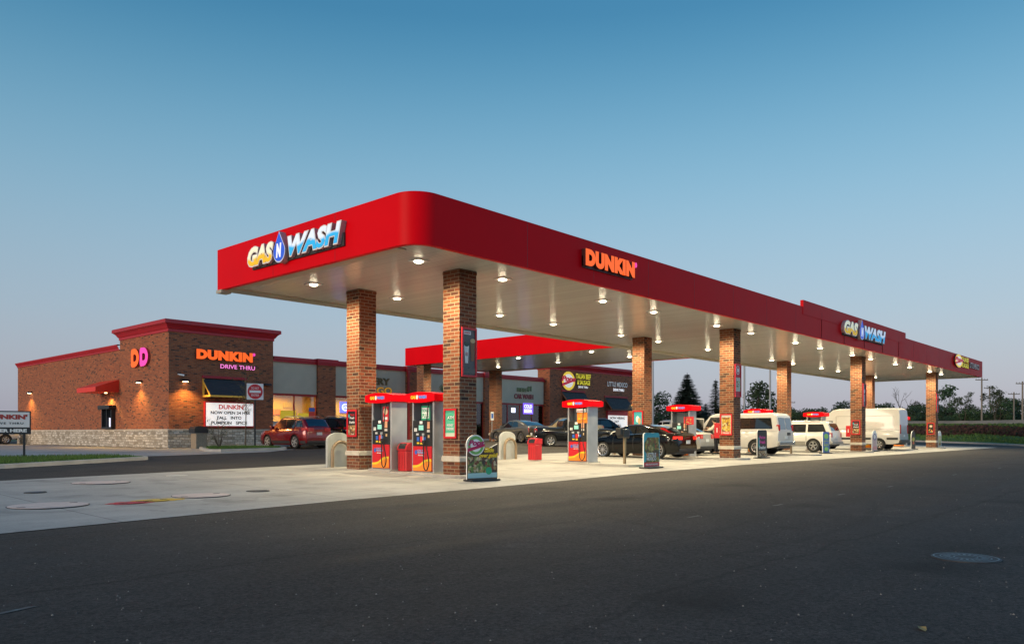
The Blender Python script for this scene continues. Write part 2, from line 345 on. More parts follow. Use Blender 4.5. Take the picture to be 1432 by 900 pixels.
def textmb(mb, body, x, z, w, h, face, side=None, y=0.0, depth=0.02, offset=0.02, shear=0.0, spacing=1.0, keep=False, res=3):
    """text fitted in the box x..x+w, z..z+h; front at y-depth, facing -Y"""
    cu = bpy.data.curves.new('t', 'FONT'); cu.body = body; cu.size = 1; cu.offset = offset; cu.extrude = 0.5; cu.shear = shear
    cu.space_character = spacing; cu.align_x = 'CENTER'; cu.resolution_u = res
    o = bpy.data.objects.new('t', cu); COL.objects.link(o)
    dg = bpy.context.evaluated_depsgraph_get(); me = bpy.data.meshes.new_from_object(o.evaluated_get(dg))
    bpy.data.objects.remove(o); bpy.data.curves.remove(cu)
    if not me.vertices: return mb
    xs = [v.co.x for v in me.vertices]; ys = [v.co.y for v in me.vertices]
    x0, x1, y0, y1 = min(xs), max(xs), min(ys), max(ys)
    if w is None: w = (x1 - x0) * h / (y1 - y0); x = x - w / 2
    vs = [((x + (v.co.x - x0) / (x1 - x0) * w), y - depth * (0.5 + v.co.z), z + (v.co.y - y0) / (y1 - y0) * h) for v in me.vertices]
    k0 = mb.mi(face); k1 = mb.mi(side or face)
    bv = [mb.bm.verts.new(v) for v in vs]
    for p in me.polygons:
        try:
            f = mb.bm.faces.new([bv[i] for i in p.vertices]); f.material_index = k0 if abs(p.normal.z) > 0.5 else k1
        except ValueError: pass
    bpy.data.meshes.remove(me)
    return mb

# ---------------------------------------------------------------- ground
def clamp(x, a, b): return max(a, min(b, x))
def gz(u, v):
    return clamp(.018 * (v - 17.5), -.09, .3) + clamp((u - 15) * .006, 0, .08) + clamp((v - 26) / 10, 0, 1) * clamp((u - 24) * .015, 0, .22)
def sheet(name, poly, dz, mat, step=2.0, fn=gz, kind='structure', parent=None):
    bm = bmesh.new(); bm.faces.new([bm.verts.new((x, y, 0)) for x, y in poly])
    xs = [p[0] for p in poly]; ys = [p[1] for p in poly]
    for ax, lo, hi in ((0, min(xs), max(xs)), (1, min(ys), max(ys))):
        t = math.floor(lo / step) * step + step
        while t < hi:
            no = (1, 0, 0) if ax == 0 else (0, 1, 0); co = (t, 0, 0) if ax == 0 else (0, t, 0)
            bmesh.ops.bisect_plane(bm, geom=bm.verts[:] + bm.edges[:] + bm.faces[:], plane_co=co, plane_no=no, dist=1e-5); t += step
    for v in bm.verts: v.co.z = fn(v.co.x, v.co.y) + dz
    bmesh.ops.recalc_face_normals(bm, faces=bm.faces)
    for f in bm.faces:
        if f.normal.z < 0: f.normal_flip()
        f.smooth = True
    me = bpy.data.meshes.new(name); bm.to_mesh(me); bm.free(); me.materials.append(mat)
    o = bpy.data.objects.new(name, me); COL.objects.link(o)
    if kind: o['kind'] = kind
    if parent: o.parent = parent
    return o
def kerb(name, pts, w=0.16, h=0.13, closed=False, mat=None):
    mb = MB(); P = []
    for (a, b) in zip(pts[:-1], pts[1:]):
        n = max(1, int(math.dist(a, b) / 1.5))
        P += [(a[0] + (b[0] - a[0]) * i / n, a[1] + (b[1] - a[1]) * i / n) for i in range(n)]
    P.append(pts[-1]); rows = []
    for i, p in enumerate(P):
        if closed and i in (0, len(P) - 1): q0, q1 = P[-2], P[1]
        else: q0, q1 = P[max(0, i - 1)], P[min(len(P) - 1, i + 1)]
        t = Vector((q1[0] - q0[0], q1[1] - q0[1])).normalized(); nn = Vector((-t.y, t.x)); g = gz(*p)
        sec = [(-w / 2, -.1), (-w / 2, h - .03), (-w / 2 + .03, h), (w / 2 - .03, h), (w / 2, h - .03), (w / 2, -.1)]
        rows.append([(p[0] + nn.x * a, p[1] + nn.y * a, g + z) for a, z in sec])
    vs = [v for r in rows for v in r]; fs = []
    for i in range(len(rows) - 1):
        for j in range(5): fs.append((i * 6 + j, i * 6 + j + 1, i * 6 + 7 + j, i * 6 + 6 + j))
    mb.faces(vs, fs, mat or KERB); o = mb.build(name); o['kind'] = 'structure'; return o

FIELD = M((0.05, 0.085, 0.022), 0.95, var=.4, scale=.15)
g0 = MB(); g0.quad((-3000, -3000, -.22), (3000, -3000, -.22), (3000, 3000, -.22), (-3000, 3000, -.22), FIELD); struct(g0.build('ground'))
KL = [(58, -30), (72, -4), (84, 12.9), (90, 18), (95, 24), (104, 40), (112, 60), (120, 90)]      # kerb line on the right
lot = [(-60, -40), (53, -40)] + KL + [(-60, 90)]
sheet('asphalt_lot', lot, 0, ASPH, 3.0)
PADF = [(-14, 9.2), (0, 11.0), (3, 11.5), (9, 12.35), (20, 13.15), (45, 13.15), (74, 13.15)]
pad = PADF + [(74.6, 13.8), (74.6, 25.2), (26, 24.0), (15, 23.0), (5.5, 21.2), (-14, 19)]
sheet('concrete_pad', pad, 0.008, CONC, 2.3)
# drive-through lane and walk in front of the store
sheet('drive_through_lane', [(-20, 31.5), (12.2, 31.6), (19.6, 33.0), (22.4, 35.2), (22.4, 43.4), (19.0, 43.4), (19.0, 72), (-20, 80)], 0.008, CONC, 2.3)
walk = sheet('front_walk', [(22.4, 41.3), (70, 41.3), (70, 44.3), (22.4, 44.3)], 0.13, CONC, 2.3)
kerb('kerb', [(22.4, 41.22), (70, 41.22)])
kerb('kerb', KL, 0.35, 0.16)
# left grass island
GI = [(-20, 25.5), (7, 26.4), (12.3, 29.2), (12.5, 29.9), (11.8, 30.9), (9, 31.4), (-20, 31.4)]
lg = sheet('grass_island', GI, 0.12, GRASSM, 1.0); kerb('kerb', GI + [GI[0]], closed=True)
GI2 = [(17.8, 34.2), (21.4, 34.8), (22.3, 36.0), (22.2, 40.0), (19.6, 39.8), (17.6, 35.0)]
sheet('grass_island', GI2, 0.12, GRASSM, 1.0); kerb('kerb', GI2 + [GI2[0]], closed=True)
def inpoly(p, poly):
    c = False; n = len(poly)
    for i in range(n):
        a, b = poly[i], poly[i - 1]
        if (a[1] > p[1]) != (b[1] > p[1]) and p[0] < (b[0] - a[0]) * (p[1] - a[1]) / (b[1] - a[1]) + a[0]: c = not c
    return c
BLADE = [M((0.06, 0.13, 0.02), 0.85), M((0.09, 0.17, 0.03), 0.85), M((0.045, 0.09, 0.018), 0.85)]
def blades(name, poly, n, h=0.09, dz=.11):
    mb = MB(); xs = [p[0] for p in poly]; ys = [p[1] for p in poly]; c = 0
    while c < n:
        x = random.uniform(min(xs), max(xs)); y = random.uniform(min(ys), max(ys))
        if not inpoly((x, y), poly): continue
        c += 1; z = gz(x, y) + dz; a = random.uniform(0, 6.28); hh = h * random.uniform(.5, 1.4); w = .012
        dx, dy = math.cos(a) * w, math.sin(a) * w; lx, ly = random.uniform(-.04, .04), random.uniform(-.04, .04)
        mb.faces([(x - dx, y - dy, z), (x + dx, y + dy, z), (x + lx, y + ly, z + hh)], [(0, 1, 2)], random.choice(BLADE))
    o = mb.build(name, recalc=False); o['kind'] = 'stuff'; tag(o, 'short mown green grass inside the kerbed island', 'grass'); return o
blades('grass', [(-3, 26.0), (7, 26.6), (12.0, 29.3), (11.6, 30.8), (9, 31.2), (-3, 31.2)], 26000)
blades('grass', [(18.0, 34.5), (21.3, 35), (22.1, 36.1), (22.0, 39.8), (19.8, 39.6), (17.8, 35.1)], 9000)

# berm beyond the right kerb
def berm():
    prof = [(0.2, .12), (3, .35), (6, .75), (9, 1.2), (13, 1.65), (17, 1.85), (22, 1.9), (30, 1.95), (60, 2.0), (120, 1.4), (200, .6), (420, -.3)]
    # straight offset direction
    d = Vector((0.94, 0.34)); rows = []
    L = [(20, -95), (40, -60)] + KL + [(130, 130), (138, 190), (140, 300)]
    P = []
    for a, b in zip(L[:-1], L[1:]):
        n = max(1, int(math.dist(a, b) / 3)); P += [(a[0] + (b[0] - a[0]) * i / n, a[1] + (b[1] - a[1]) * i / n) for i in range(n)]
    mb = MB(); k = len(prof)
    vs = []
    for p in P:
        base = gz(*p)
        for s_, z in prof: vs.append((p[0] + d.x * s_, p[1] + d.y * s_, base + z + (0.08 * math.sin(p[1] * .21 + s_) if 2 < s_ < 50 else 0)))
    fs = [(i * k + j, i * k + j + 1, (i + 1) * k + j + 1, (i + 1) * k + j) for i in range(len(P) - 1) for j in range(k - 1)]
    mb.faces(vs, fs, GRASSM, True); o = mb.build('grass_bank'); struct(o)
    return d
BD = berm()
def bermz(s_):
    prof = [(0, .12), (3, .35), (6, .75), (9, 1.2), (13, 1.65), (17, 1.85), (22, 1.9), (30, 1.95), (60, 2.0), (120, 1.4), (200, .6), (420, -.3)]
    for (a, za), (b, zb) in zip(prof[:-1], prof[1:]):
        if a <= s_ <= b: return za + (zb - za) * (s_ - a) / (b - a)
    return -.3
def kpt(t):      # t in metres of Y along the kerb line
    for (a, b) in zip(KL[:-1], KL[1:]):
        if a[1] <= t <= b[1]:
            f = (t - a[1]) / (b[1] - a[1]); return (a[0] + (b[0] - a[0]) * f, t)
    return KL[-1]
def tufts(name, label, cat, n, s0, s1, t0, t1, cols, h0, h1, size):
    mb = MB(); ms = [M(c, .9) for c in cols]
    for i in range(n):
        t = random.uniform(t0, t1); s_ = random.uniform(s0, s1) + 1.0 * math.sin(t * .5); k = kpt(t)
        x, y = k[0] + BD.x * s_, k[1] + BD.y * s_; z = bermz(s_) + gz(*k) + random.uniform(h0, h1)
        a = random.uniform(0, 6.28); b = random.uniform(-.9, .9); sz = size * random.uniform(.6, 1.4)
        ux, uy = math.cos(a) * sz, math.sin(a) * sz
        mb.faces([(x - ux, y - uy, z - sz * .5), (x + ux, y + uy, z - sz * .5 + b * .2), (x + ux * .4, y + uy * .4, z + sz), (x - ux * .6, y - uy * .6, z + sz * .8)], [(0, 1, 2, 3)], random.choice(ms))
    o = mb.build(name, recalc=False); o['kind'] = 'stuff'; tag(o, label, cat)
tufts('ground_cover', 'dark reddish brown ground cover on the grass bank', 'ground cover', 9000, 6.5, 13, -8, 36, [(.05, .022, .018), (.035, .018, .014), (.03, .035, .012), (.07, .03, .022)], -.05, .3, .16)
tufts('hedge_growth', 'low green bushes along the top of the bank', 'hedge', 11000, 15, 23, -12, 60, [(.05, .10, .02), (.08, .14, .03), (.04, .075, .018)], -.1, .25, .16)
tufts('grass', 'rough grass on the lower slope of the bank', 'grass', 9000, .5, 7, -10, 45, [(.07, .15, .03), (.05, .11, .022), (.09, .16, .04)], -.05, .06, .09)

# ---------------------------------------------------------------- fuel canopy
U0, U1, V0, V1, ZB, FH = 12.0, 72.0, 13.85, 23.25, 5.67, 1.26
canopy = thing('fuel_canopy', 'long red canopy on brick columns over the pump islands', 'canopy', (0, 0, 0))
def rounded_corner_path():
    r = 0.68; P = [(U0, V1)]
    for i in range(13):
        a = math.pi + (math.pi / 2) * i / 12; P.append((U0 + r + r * math.cos(a), V0 + r + r * math.sin(a)))
    P.append((U1, V0)); P.append((U1, V1)); return P
cp = rounded_corner_path()
def fascia(path, closed, z0, z1, mat, parent, name, th=0.14):
    n = len(path); cx = sum(p[0] for p in path) / n; cy = sum(p[1] for p in path) / n
    mb = MB(); rows = []
    for i, p in enumerate(path):
        q0 = path[i - 1] if (closed or i) else p; q1 = path[(i + 1) % n] if (closed or i < n - 1) else p
        t = Vector((q1[0] - q0[0], q1[1] - q0[1])).normalized()
        d1 = Vector((p[0] - q0[0], p[1] - q0[1])); d2 = Vector((q1[0] - p[0], q1[1] - p[1]))
        if d1.length < 1e-6: d1 = d2
        if d2.length < 1e-6: d2 = d1
        n1 = Vector((-d1.y, d1.x)).normalized(); n2 = Vector((-d2.y, d2.x)).normalized(); nn = (n1 + n2); nn = nn / max(.5, nn.length_squared / 2)
        rows.append([(p[0], p[1], z0), (p[0], p[1], z1), (p[0] + nn.x * th, p[1] + nn.y * th, z1), (p[0] + nn.x * th, p[1] + nn.y * th, z0)])
    vs = [v for r_ in rows for v in r_]; m = n if closed else n - 1
    for j in range(4):
        fs = [(i * 4 + j, i * 4 + (j + 1) % 4, ((i + 1) % n) * 4 + (j + 1) % 4, ((i + 1) % n) * 4 + j) for i in range(m)]
        mb.faces(vs, fs, mat, j in (0, 2))
    o = mb.build(name, parent, weld=False); return o
fascia(cp, True, ZB, ZB + FH, FRED, canopy, 'fascia')
# raised panel section and joint lines
mb = MB(); mb.box(35.1, 50.9, V0 - .02, V0 + .12, ZB + FH - .35, ZB + FH + .3, FRED); mb.build('raised_fascia_panel', canopy)
SEAMRED = M((0.22, 0.004, 0.01), .5); TRIMW = M((0.42, 0.38, 0.30), .5, var=.1)
for u in [16 + 3.05 * i for i in range(19)]:
    mb = MB(); mb.box(u, u + .012, V0 - .003 - (0.02 if 35.1 < u < 50.9 else 0), V0 + .01, ZB + .02, ZB + FH - .01, SEAMRED); mb.build('fascia_joint', canopy)
for v in [17.0, 20.0]:
    mb = MB(); mb.box(U0 - .003, U0 + .01, v, v + .012, ZB + .02, ZB + FH - .01, SEAMRED); mb.build('fascia_joint', canopy)
inner = [(x + (.14 if x < 13 else -.14 if x > 71 else 0), y + (.14 if y < 15 else -.14 if y > 23 else 0)) for x, y in cp]
mb = MB()
mb.prism([(x, y) for x, y in inner], 'z', ZB + .05, ZB + .10, SOFFIT); mb.build('soffit', canopy)
mb = MB()
mb.box(U0 + .15, U1 - .15, V1 - .55, V1 + .004, ZB - .012, ZB + .046, TRIMW); mb.box(U1 - .5, U1 + .004, V0 + .2, V1 - .56, ZB - .012, ZB + .046, TRIMW); mb.box(U0 + .145, U0 + .5, V0 + .9, V1 - .56, ZB + .02, ZB + .046, TRIMW)
mb.build('soffit_trim', canopy)
mb = MB(); mb.box(U0 + .2, U1 - .2, V0 + .75, V1 - .2, ZB + FH - .25, ZB + FH - .2, GALV); mb.build('roof_deck', canopy)
mb = MB(); mb.box(U0 - .03, U0 + .3, V1 - .3, V1 + .03, ZB - .10, ZB - .004, TRIMW); mb.build('gutter_corner', canopy)

CW = 0.66
def column(x, y, name='brick_column', parent=canopy, top=ZB + .05):
    g = gz(x, y) - .12
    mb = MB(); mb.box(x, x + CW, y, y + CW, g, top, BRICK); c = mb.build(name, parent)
    mb = MB(); z = gz(x, y) + .45
    e = .035
    mb.prism([(y - e, z), (y + CW + e, z), (y + CW + e, z + .10), (y + CW, z + .15), (y, z + .15), (y - e, z + .10)], 'x', x - e, x + CW + e, LIME)
    mb.build('stone_band', c)
    mb = MB(); mb.box(x - .012, x + CW + .012, y - .012, y + CW + .012, top - .1, top - .02, BRICK); mb.build('corbel', c)
COLU = [14.95, 31.4, 47.9, 64.3]
for u in COLU:
    column(u, 15.4); column(u, 19.9)

# link canopy to the store
link = thing('link_canopy', 'bright red canopy joining the fuel canopy to the store entrance', 'canopy', (0, 0, 0))
LU0, LU1, LV1 = 33.8, 41.9, 40.0
mb = MB(); mb.box(LU0, LU0 + .14, V1 + .005, LV1, ZB, ZB + 1.16, FRED); mb.box(LU1 - .14, LU1, V1 + .005, LV1, ZB, ZB + 1.16, FRED)
mb.box(LU0 + .145, LU1 - .145, LV1 - .14, LV1, ZB, ZB + 1.16, FRED); mb.build('fascia', link)
mb = MB(); mb.box(LU0 + .145, LU1 - .145, V1 + .005, LV1 - .145, ZB + .05, ZB + .1, SOFFIT); mb.build('soffit', link)
mb = MB(); mb.box(LU0 + .15, LU0 + .5, V1 + .02, LV1 - .15, ZB + .02, ZB + .046, TRIMW); mb.box(LU1 - .5, LU1 - .15, V1 + .02, LV1 - .15, ZB + .02, ZB + .046, TRIMW); mb.build('soffit_trim', link)
for x in (34.0, 40.9): column(x, 38.4, parent=link)

# canopy lights
LENS = M((1, .93, .75), .5, emit=14, ecol=(1.0, .86, .60)); HOUS = M((.7, .7, .68), .4)
spd = bpy.data.lights.new('canopy_lamp', 'SPOT'); spd.energy = 760; spd.spot_size = R(168); spd.spot_blend = .6; spd.shadow_soft_size = .12; spd.color = (1.0, .84, .52)
def mklight():
    t = thing('canopy_light', '', 'ceiling light')
    mb = MB(); mb.box(-.2, .2, -.2, .2, -.025, .0, HOUS, .006); mb.build('housing', t)
    mb = MB(); n = 16
    for i, (r0, z0, r1, z1) in enumerate([(.12, -.026, .12, -.04), (.12, -.04, .09, -.058), (.09, -.058, .05, -.066)]):
        mb.cyl((0, 0, z0), (0, 0, z1), r0, r1, LENS, n, cap=(i == 2))
    mb.build('lens', t)
    lo = bpy.data.objects.new('lamp', spd); COL.objects.link(lo); lo.parent = t; lo.location = (0, 0, -.16)
    return t
L0 = mklight(); first = True
ordn = ['first', 'second', 'third', 'fourth', 'fifth', 'sixth', 'seventh']
isl = [15.2, 23.5, 31.7, 40.0, 48.2, 56.4, 64.7]
for i, cu in enumerate(isl):
    for du, sd_ in ((-1.65, 'left'), (1.6, 'right')):
        for v, rw in ((15.5, 'street-side'), (20.3, 'store-side')):
            lab = f'lit {sd_} lamp of the pair under the canopy at the {ordn[i]} pump island, {rw} row'
            loc = (cu + du, v, ZB + .048)
            if first: L0.location = loc; L0['label'] = lab; L0['group'] = 'lamps under the fuel canopy'; first = False
            else: dup(L0, loc, label=lab, group='lamps under the fuel canopy')
for u, s1 in ((35.0, 'left'), (38.8, 'right')):
    for v, s2 in ((25.6, 'end nearest the pumps'), (31.0, 'middle'), (36.2, 'end nearest the store')):
        dup(L0, (u, v, ZB + .048), label=f'lit lamp under the link canopy, {s1} row, {s2}', group='lamps under the link canopy')

# ---------------------------------------------------------------- flat sign helper
def FR(f): return 0 if f == 'v' else R(-90)
def sign_elems(parent, els, y0):
    """els: (part name, kind, colour mat, x, z, w, h, extra) drawn on a panel facing -Y"""
    groups = {}
    for i, e in enumerate(els):
        groups.setdefault(e[0], []).append((i, e))
    for nm, L in groups.items():
        mb = MB()
        for i, e in L:
            _, kind, m, x, z, w, h = e[:7]; y = y0 - .0025 * (i + 1)
            if kind == 'rect': mb.box(x, x + w, y, y + .002, z, z + h, m)
            elif kind == 'ell': mb.prism(ell(w, h, 24, x + w / 2, z + h / 2), 'y', y, y + .002, m)
            elif kind == 'poly': mb.prism(e[7], 'y', y, y + .002, m)
            elif kind == 'text': textmb(mb, e[7], x, z, w, h, m, y=y + .002, depth=.002, offset=e[8] if len(e) > 8 else .02, shear=e[9] if len(e) > 9 else 0)
        mb.build(nm, parent)
C = lambda r, g, b, e=0.0: M((r, g, b), .45, emit=e)
YEL = C(.85, .55, .02); ORG = C(.9, .25, .02); WHT = C(.8, .8, .78); GRN = C(.02, .33, .16); BLK = BLACK; RDD = C(.6, .02, .03); TEAL = C(.05, .4, .45)
LGRN = C(.25, .55, .12); BRN = C(.25, .1, .04); PINK = C(.7, .06, .3); BLU = C(.03, .12, .5); TAN = C(.6, .4, .2)

def foodmat(name, cols, sc):
    m, nt, b = newmat(name); tc = N(nt, 'ShaderNodeTexCoord'); nz = N(nt, 'ShaderNodeTexNoise'); nz.inputs['Scale'].default_value = 6
    nt.links.new(tc.outputs['Object'], nz.inputs['Vector'])
    va = N(nt, 'ShaderNodeVectorMath', operation='MULTIPLY_ADD'); nt.links.new(nz.outputs['Color'], va.inputs[0]); va.inputs[1].default_value = (.12, .12, .12); nt.links.new(tc.outputs['Object'], va.inputs[2])
    vo = N(nt, 'ShaderNodeTexVoronoi'); vo.inputs['Scale'].default_value = sc; nt.links.new(va.outputs[0], vo.inputs['Vector'])
    sx = N(nt, 'ShaderNodeSeparateColor'); nt.links.new(vo.outputs['Color'], sx.inputs[0])
    cr = N(nt, 'ShaderNodeValToRGB'); cr.color_ramp.interpolation = 'CONSTANT'; cr.color_ramp.elements.remove(cr.color_ramp.elements[1])
    for i, c in enumerate(cols):
        e = cr.color_ramp.elements[0] if i == 0 else cr.color_ramp.elements.new(i / len(cols)); e.position = i / len(cols); e.color = (*c, 1)
    nt.links.new(sx.outputs[0], cr.inputs[0])
    mr = N(nt, 'ShaderNodeMapRange'); mr.inputs[1].default_value = 0; mr.inputs[2].default_value = .6; mr.inputs[3].default_value = 1.15; mr.inputs[4].default_value = .6; nt.links.new(vo.outputs['Distance'], mr.inputs[0])
    s_ = N(nt, 'ShaderNodeVectorMath', operation='SCALE'); nt.links.new(cr.outputs[0], s_.inputs[0]); nt.links.new(mr.outputs[0], s_.inputs['Scale']); nt.links.new(s_.outputs[0], b.inputs['Base Color']); b.inputs['Roughness'].default_value = .4
    return m
F_SUB = foodmat('sandwich_print', [(.10, .05, .03), (.16, .30, .06), (.45, .30, .12), (.10, .2, .05), (.6, .5, .3), (.25, .06, .03), (.06, .05, .04), (.3, .35, .1)], 14)
F_TACO = foodmat('taco_print', [(.30, .20, .04), (.12, .07, .03), (.5, .34, .06), (.22, .25, .05), (.4, .12, .04), (.14, .2, .05), (.55, .45, .15)], 9)
F_FRY = foodmat('fries_print', [(.75, .42, .03), (.85, .55, .08), (.5, .2, .02), (.8, .5, .05), (.25, .10, .03), (.85, .7, .3)], 13)
F_BRK = foodmat('breakfast_print', [(.5, .3, .1), (.7, .5, .25), (.35, .15, .05), (.7, .6, .45), (.15, .08, .04)], 14)
def food(cols, x, z, w, h, n, seed):
    rnd = random.Random(seed); out = []
    for i in range(n):
        sw = w * rnd.uniform(.12, .3); sh = h * rnd.uniform(.06, .16)
        out.append(('picture', 'ell', rnd.choice(cols), x + rnd.uniform(0, w - sw), z + rnd.uniform(0, h - sh), sw, sh))
    return out
def poster(label, x, y, z, face, w, h, els, fw=.05, frame=SIGNRED, ground=BLK):
    t = thing('framed_poster', label, 'poster', (x, y, z), FR(face), 'framed posters on the brick columns')
    mb = MB(); mb.box(-w / 2, w / 2, -.03, -.001, 0, h, ground); mb.build('board', t)
    mb = MB()
    for a in ((-w / 2 - .001, -w / 2 + fw, 0, h), (w / 2 - fw, w / 2 + .001, 0, h)): mb.box(a[0], a[1], -.062, -.03, a[2], a[3], frame)
    mb.box(-w / 2 + fw, w / 2 - fw, -.061, -.03, 0, fw, frame); mb.box(-w / 2 + fw, w / 2 - fw, -.061, -.03, h - fw, h, frame)
    mb.build('frame', t); sign_elems(t, els, -.031); return t

PG = C(.10, .50, .30)
els = [('picture', 'rect', PG, -.2, .05, .4, .72), ('picture', 'rect', C(.6, .65, .5), -.2, .05, .4, .1), ('picture', 'ell', GRN, -.14, .5, .3, .15), ('lettering', 'text', WHT, -.12, .53, .26, .09, 'ATM'),
       ('lettering', 'text', WHT, -.13, .33, .26, .07, 'MONEY'), ('lettering', 'text', WHT, -.15, .23, .30, .07, 'ORDERS')]
poster('green ATM MONEY ORDERS poster in red frame low on the nearest brick column', 14.95, 15.73, 1.05, 'u', .50, .82, els)
CUP = C(.75, .72, .68); SMK = M((.06, .06, .065), .3, var=.5, scale=3)
els = [('picture', 'rect', SMK, -.26, .06, .52, 1.26), ('picture', 'poly', CUP, 0, 0, 0, 0, [(-.19, .9), (.0, .9), (-.04, .38), (-.15, .38)]), ('picture', 'ell', C(.03, .06, .05), -.19, .84, .19, .12), ('picture', 'rect', C(.5, .3, .3), -.145, .58, .10, .10),
       ('picture', 'poly', BRN, 0, 0, 0, 0, [(.04, 1.02), (.24, 1.02), (.2, .45), (.08, .45)]), ('picture', 'ell', TAN, .04, .95, .2, .12), ('picture', 'rect', C(.10, .09, .08), -.24, .1, .48, .14),
       ('picture', 'rect', WHT, -.22, 1.17, .28, .1), ('lettering', 'text', RDD, -.2, 1.19, .24, .06, "DUNKIN'")]
poster('tall dark poster of two coffee cups high on the nearest brick column', 15.28, 15.4, 2.75, 'v', .58, 1.36, els)
def cb_poster(label, x, y, z):
    els = [('picture', 'rect', BLK, -.2, .05, .4, .75)] + [('picture', 'rect', F_BRK, -.19, .06, .38, .30)] + [
        ('lettering', 'text', RDD, -.08, .66, .2, .07, 'Mexican'), ('lettering', 'text', WHT, -.12, .56, .24, .07, 'Fresh', .02, .3), ('lettering', 'text', WHT, -.14, .42, .3, .08, 'Breakfast', .01, .4), ('picture', 'ell', TEAL, -.18, .6, .07, .12)]
    return poster(label, x, y, z, 'u', .5, .85, els)
cb_poster('black food poster in red frame on the left brick column behind two pumps', 14.95, 20.23, 1.08)
els = [('picture', 'rect', C(.75, .7, .6), -.22, .05, .44, .82), ('picture', 'rect', F_FRY, -.2, .16, .4, .62)] + [('picture', 'rect', C(.75, .06, .02), -.2, .05, .4, .1), ('lettering', 'text', WHT, -.15, .07, .3, .05, 'FRIES')]
poster('yellow fries poster in red frame on the brick column beside the white passenger van', 31.4, 15.73, 1.1, 'u', .56, .92, els)
els = [('picture', 'rect', C(.5, .01, .04), -.26, .05, .52, 1.4), ('picture', 'ell', WHT, -.19, .98, .38, .38), ('picture', 'ell', C(.5, .01, .04), -.15, 1.02, .3, .3), ('picture', 'ell', WHT, -.1, 1.07, .2, .2), ('picture', 'rect', C(.6, .6, .5), -.22, .25, .44, .6)] + food([LGRN, WHT, GRN, BRN], -.2, .28, .4, .5, 16, 5)
poster('tall crimson poster with round emblem high on the column beside the passenger van', 31.73, 15.4, 2.75, 'v', .58, 1.42, els)
cb_poster('black food poster in red frame on the column in front of the high-roof van', 47.9, 15.73, 1.1)
els = [('picture', 'rect', SMK, -.22, .06, .44, 1.2), ('picture', 'ell', WHT, -.1, .8, .24, .24), ('picture', 'rect', C(.5, .5, .52), -.12, .3, .2, .4)]
poster('tall dark poster high on the column in front of the high-roof van', 48.23, 15.4, 2.75, 'v', .56, 1.36, els)
els = [('picture', 'rect', BLK, -.2, .05, .4, .75), ('picture', 'ell', TAN, -.1, .5, .22, .2), ('picture', 'ell', WHT, -.05, .54, .12, .1)] + food([YEL, TAN, ORG, WHT], -.17, .12, .34, .32, 16, 9)
poster('small black and gold poster on the farthest brick column of the street row', 64.3, 15.73, 1.1, 'u', .5, .85, els)
els = [('picture', 'rect', SMK, -.22, .06, .44, 1.2), ('picture', 'rect', RDD, -.15, .8, .3, .3)]
poster('tall dark red poster high on the farthest street-row brick column', 64.63, 15.4, 2.75, 'v', .56, 1.36, els)
els = [('picture', 'rect', TEAL, -.22, .05, .44, .75), ('picture', 'ell', WHT, -.12, .3, .2, .3), ('picture', 'ell', TAN, .0, .22, .16, .3), ('picture', 'rect', WHT, -.2, .08, .4, .1)]
poster('teal poster in red frame on the column behind the black sedan', 31.4, 20.23, 1.4, 'u', .56, .85, els)

# ---------------------------------------------------------------- canopy signs
RET = M((.42, .30, .30), .5)
def gnw(label, x, y, z, face, w, h):
    """dimensional GAS N WASH letters; w total width, h letter height; origin at left bottom"""
    t = thing('channel_letter_sign', label, 'sign', (x, y, z), FR(face), 'dimensional letter signs on the canopy fascia')
    ga = twotone((.9, .85, .6), (.85, .48, .01), h * .45, .45); wa = twotone((.72, .82, .95), (.02, .42, .8), h * .5, .45); ol = M((.75, .72, .68), .4, emit=.15)
    mb = MB(); textmb(mb, 'GAS', 0, 0, w * .31, h, ol, RET, 0, .16, .085, .25); mb.build('outline', t)
    mb = MB(); textmb(mb, 'GAS', w * .012, h * .06, w * .29, h * .88, ga, None, -.162, .012, .035, .25); mb.build('letters', t)
    mb = MB(); textmb(mb, 'WASH', w * .46, 0, w * .54, h, ol, RET, 0, .16, .07, .25); mb.build('outline', t)
    mb = MB(); textmb(mb, 'WASH', w * .47, h * .06, w * .52, h * .88, wa, None, -.162, .012, .03, .25); mb.build('letters', t)
    def drop(k, cx, cz):
        H = h * 1.32 * k; r = h * .50 * k; pts = []
        for i in range(29):
            a = R(155 + 230 * i / 28); pts.append((cx + r * math.cos(a), cz + r * math.sin(a)))
        pts.append((cx, cz + H * .72)); return pts
    cx = w * .385; cz = h * .36
    mb = MB(); mb.prism(drop(1, cx, cz), 'y', -.2, 0, RET, mcap=M((.6, .65, .8), .4, emit=.2)); mb.build('drop_emblem', t)
    mb = MB(); mb.prism(drop(.9, cx, cz + .01), 'y', -.212, -.201, M((.02, .09, .6), .4, emit=.5)); mb.build('drop_face', t)
    mb = MB(); textmb(mb, 'N', cx - h * .22, cz - h * .27, h * .44, h * .66, M((.85, .87, .9), .4, emit=.5), y=-.213, depth=.006, offset=.06, shear=.15); mb.build('letter', t)
    mb = MB(); mb.box(w * .02, w * .99, -.05, -.001, -h * .06, h * .5, DARK); mb.build('raceway', t)
    return t
gnw('large lit GAS N WASH letters on the short left face of the canopy', U0, 21.15, 6.03, 'u', 4.65, .60)
gnw('GAS N WASH letters on the raised middle of the long red fascia', 39.9, V0 - .02, 6.15, 'v', 6.6, .72)

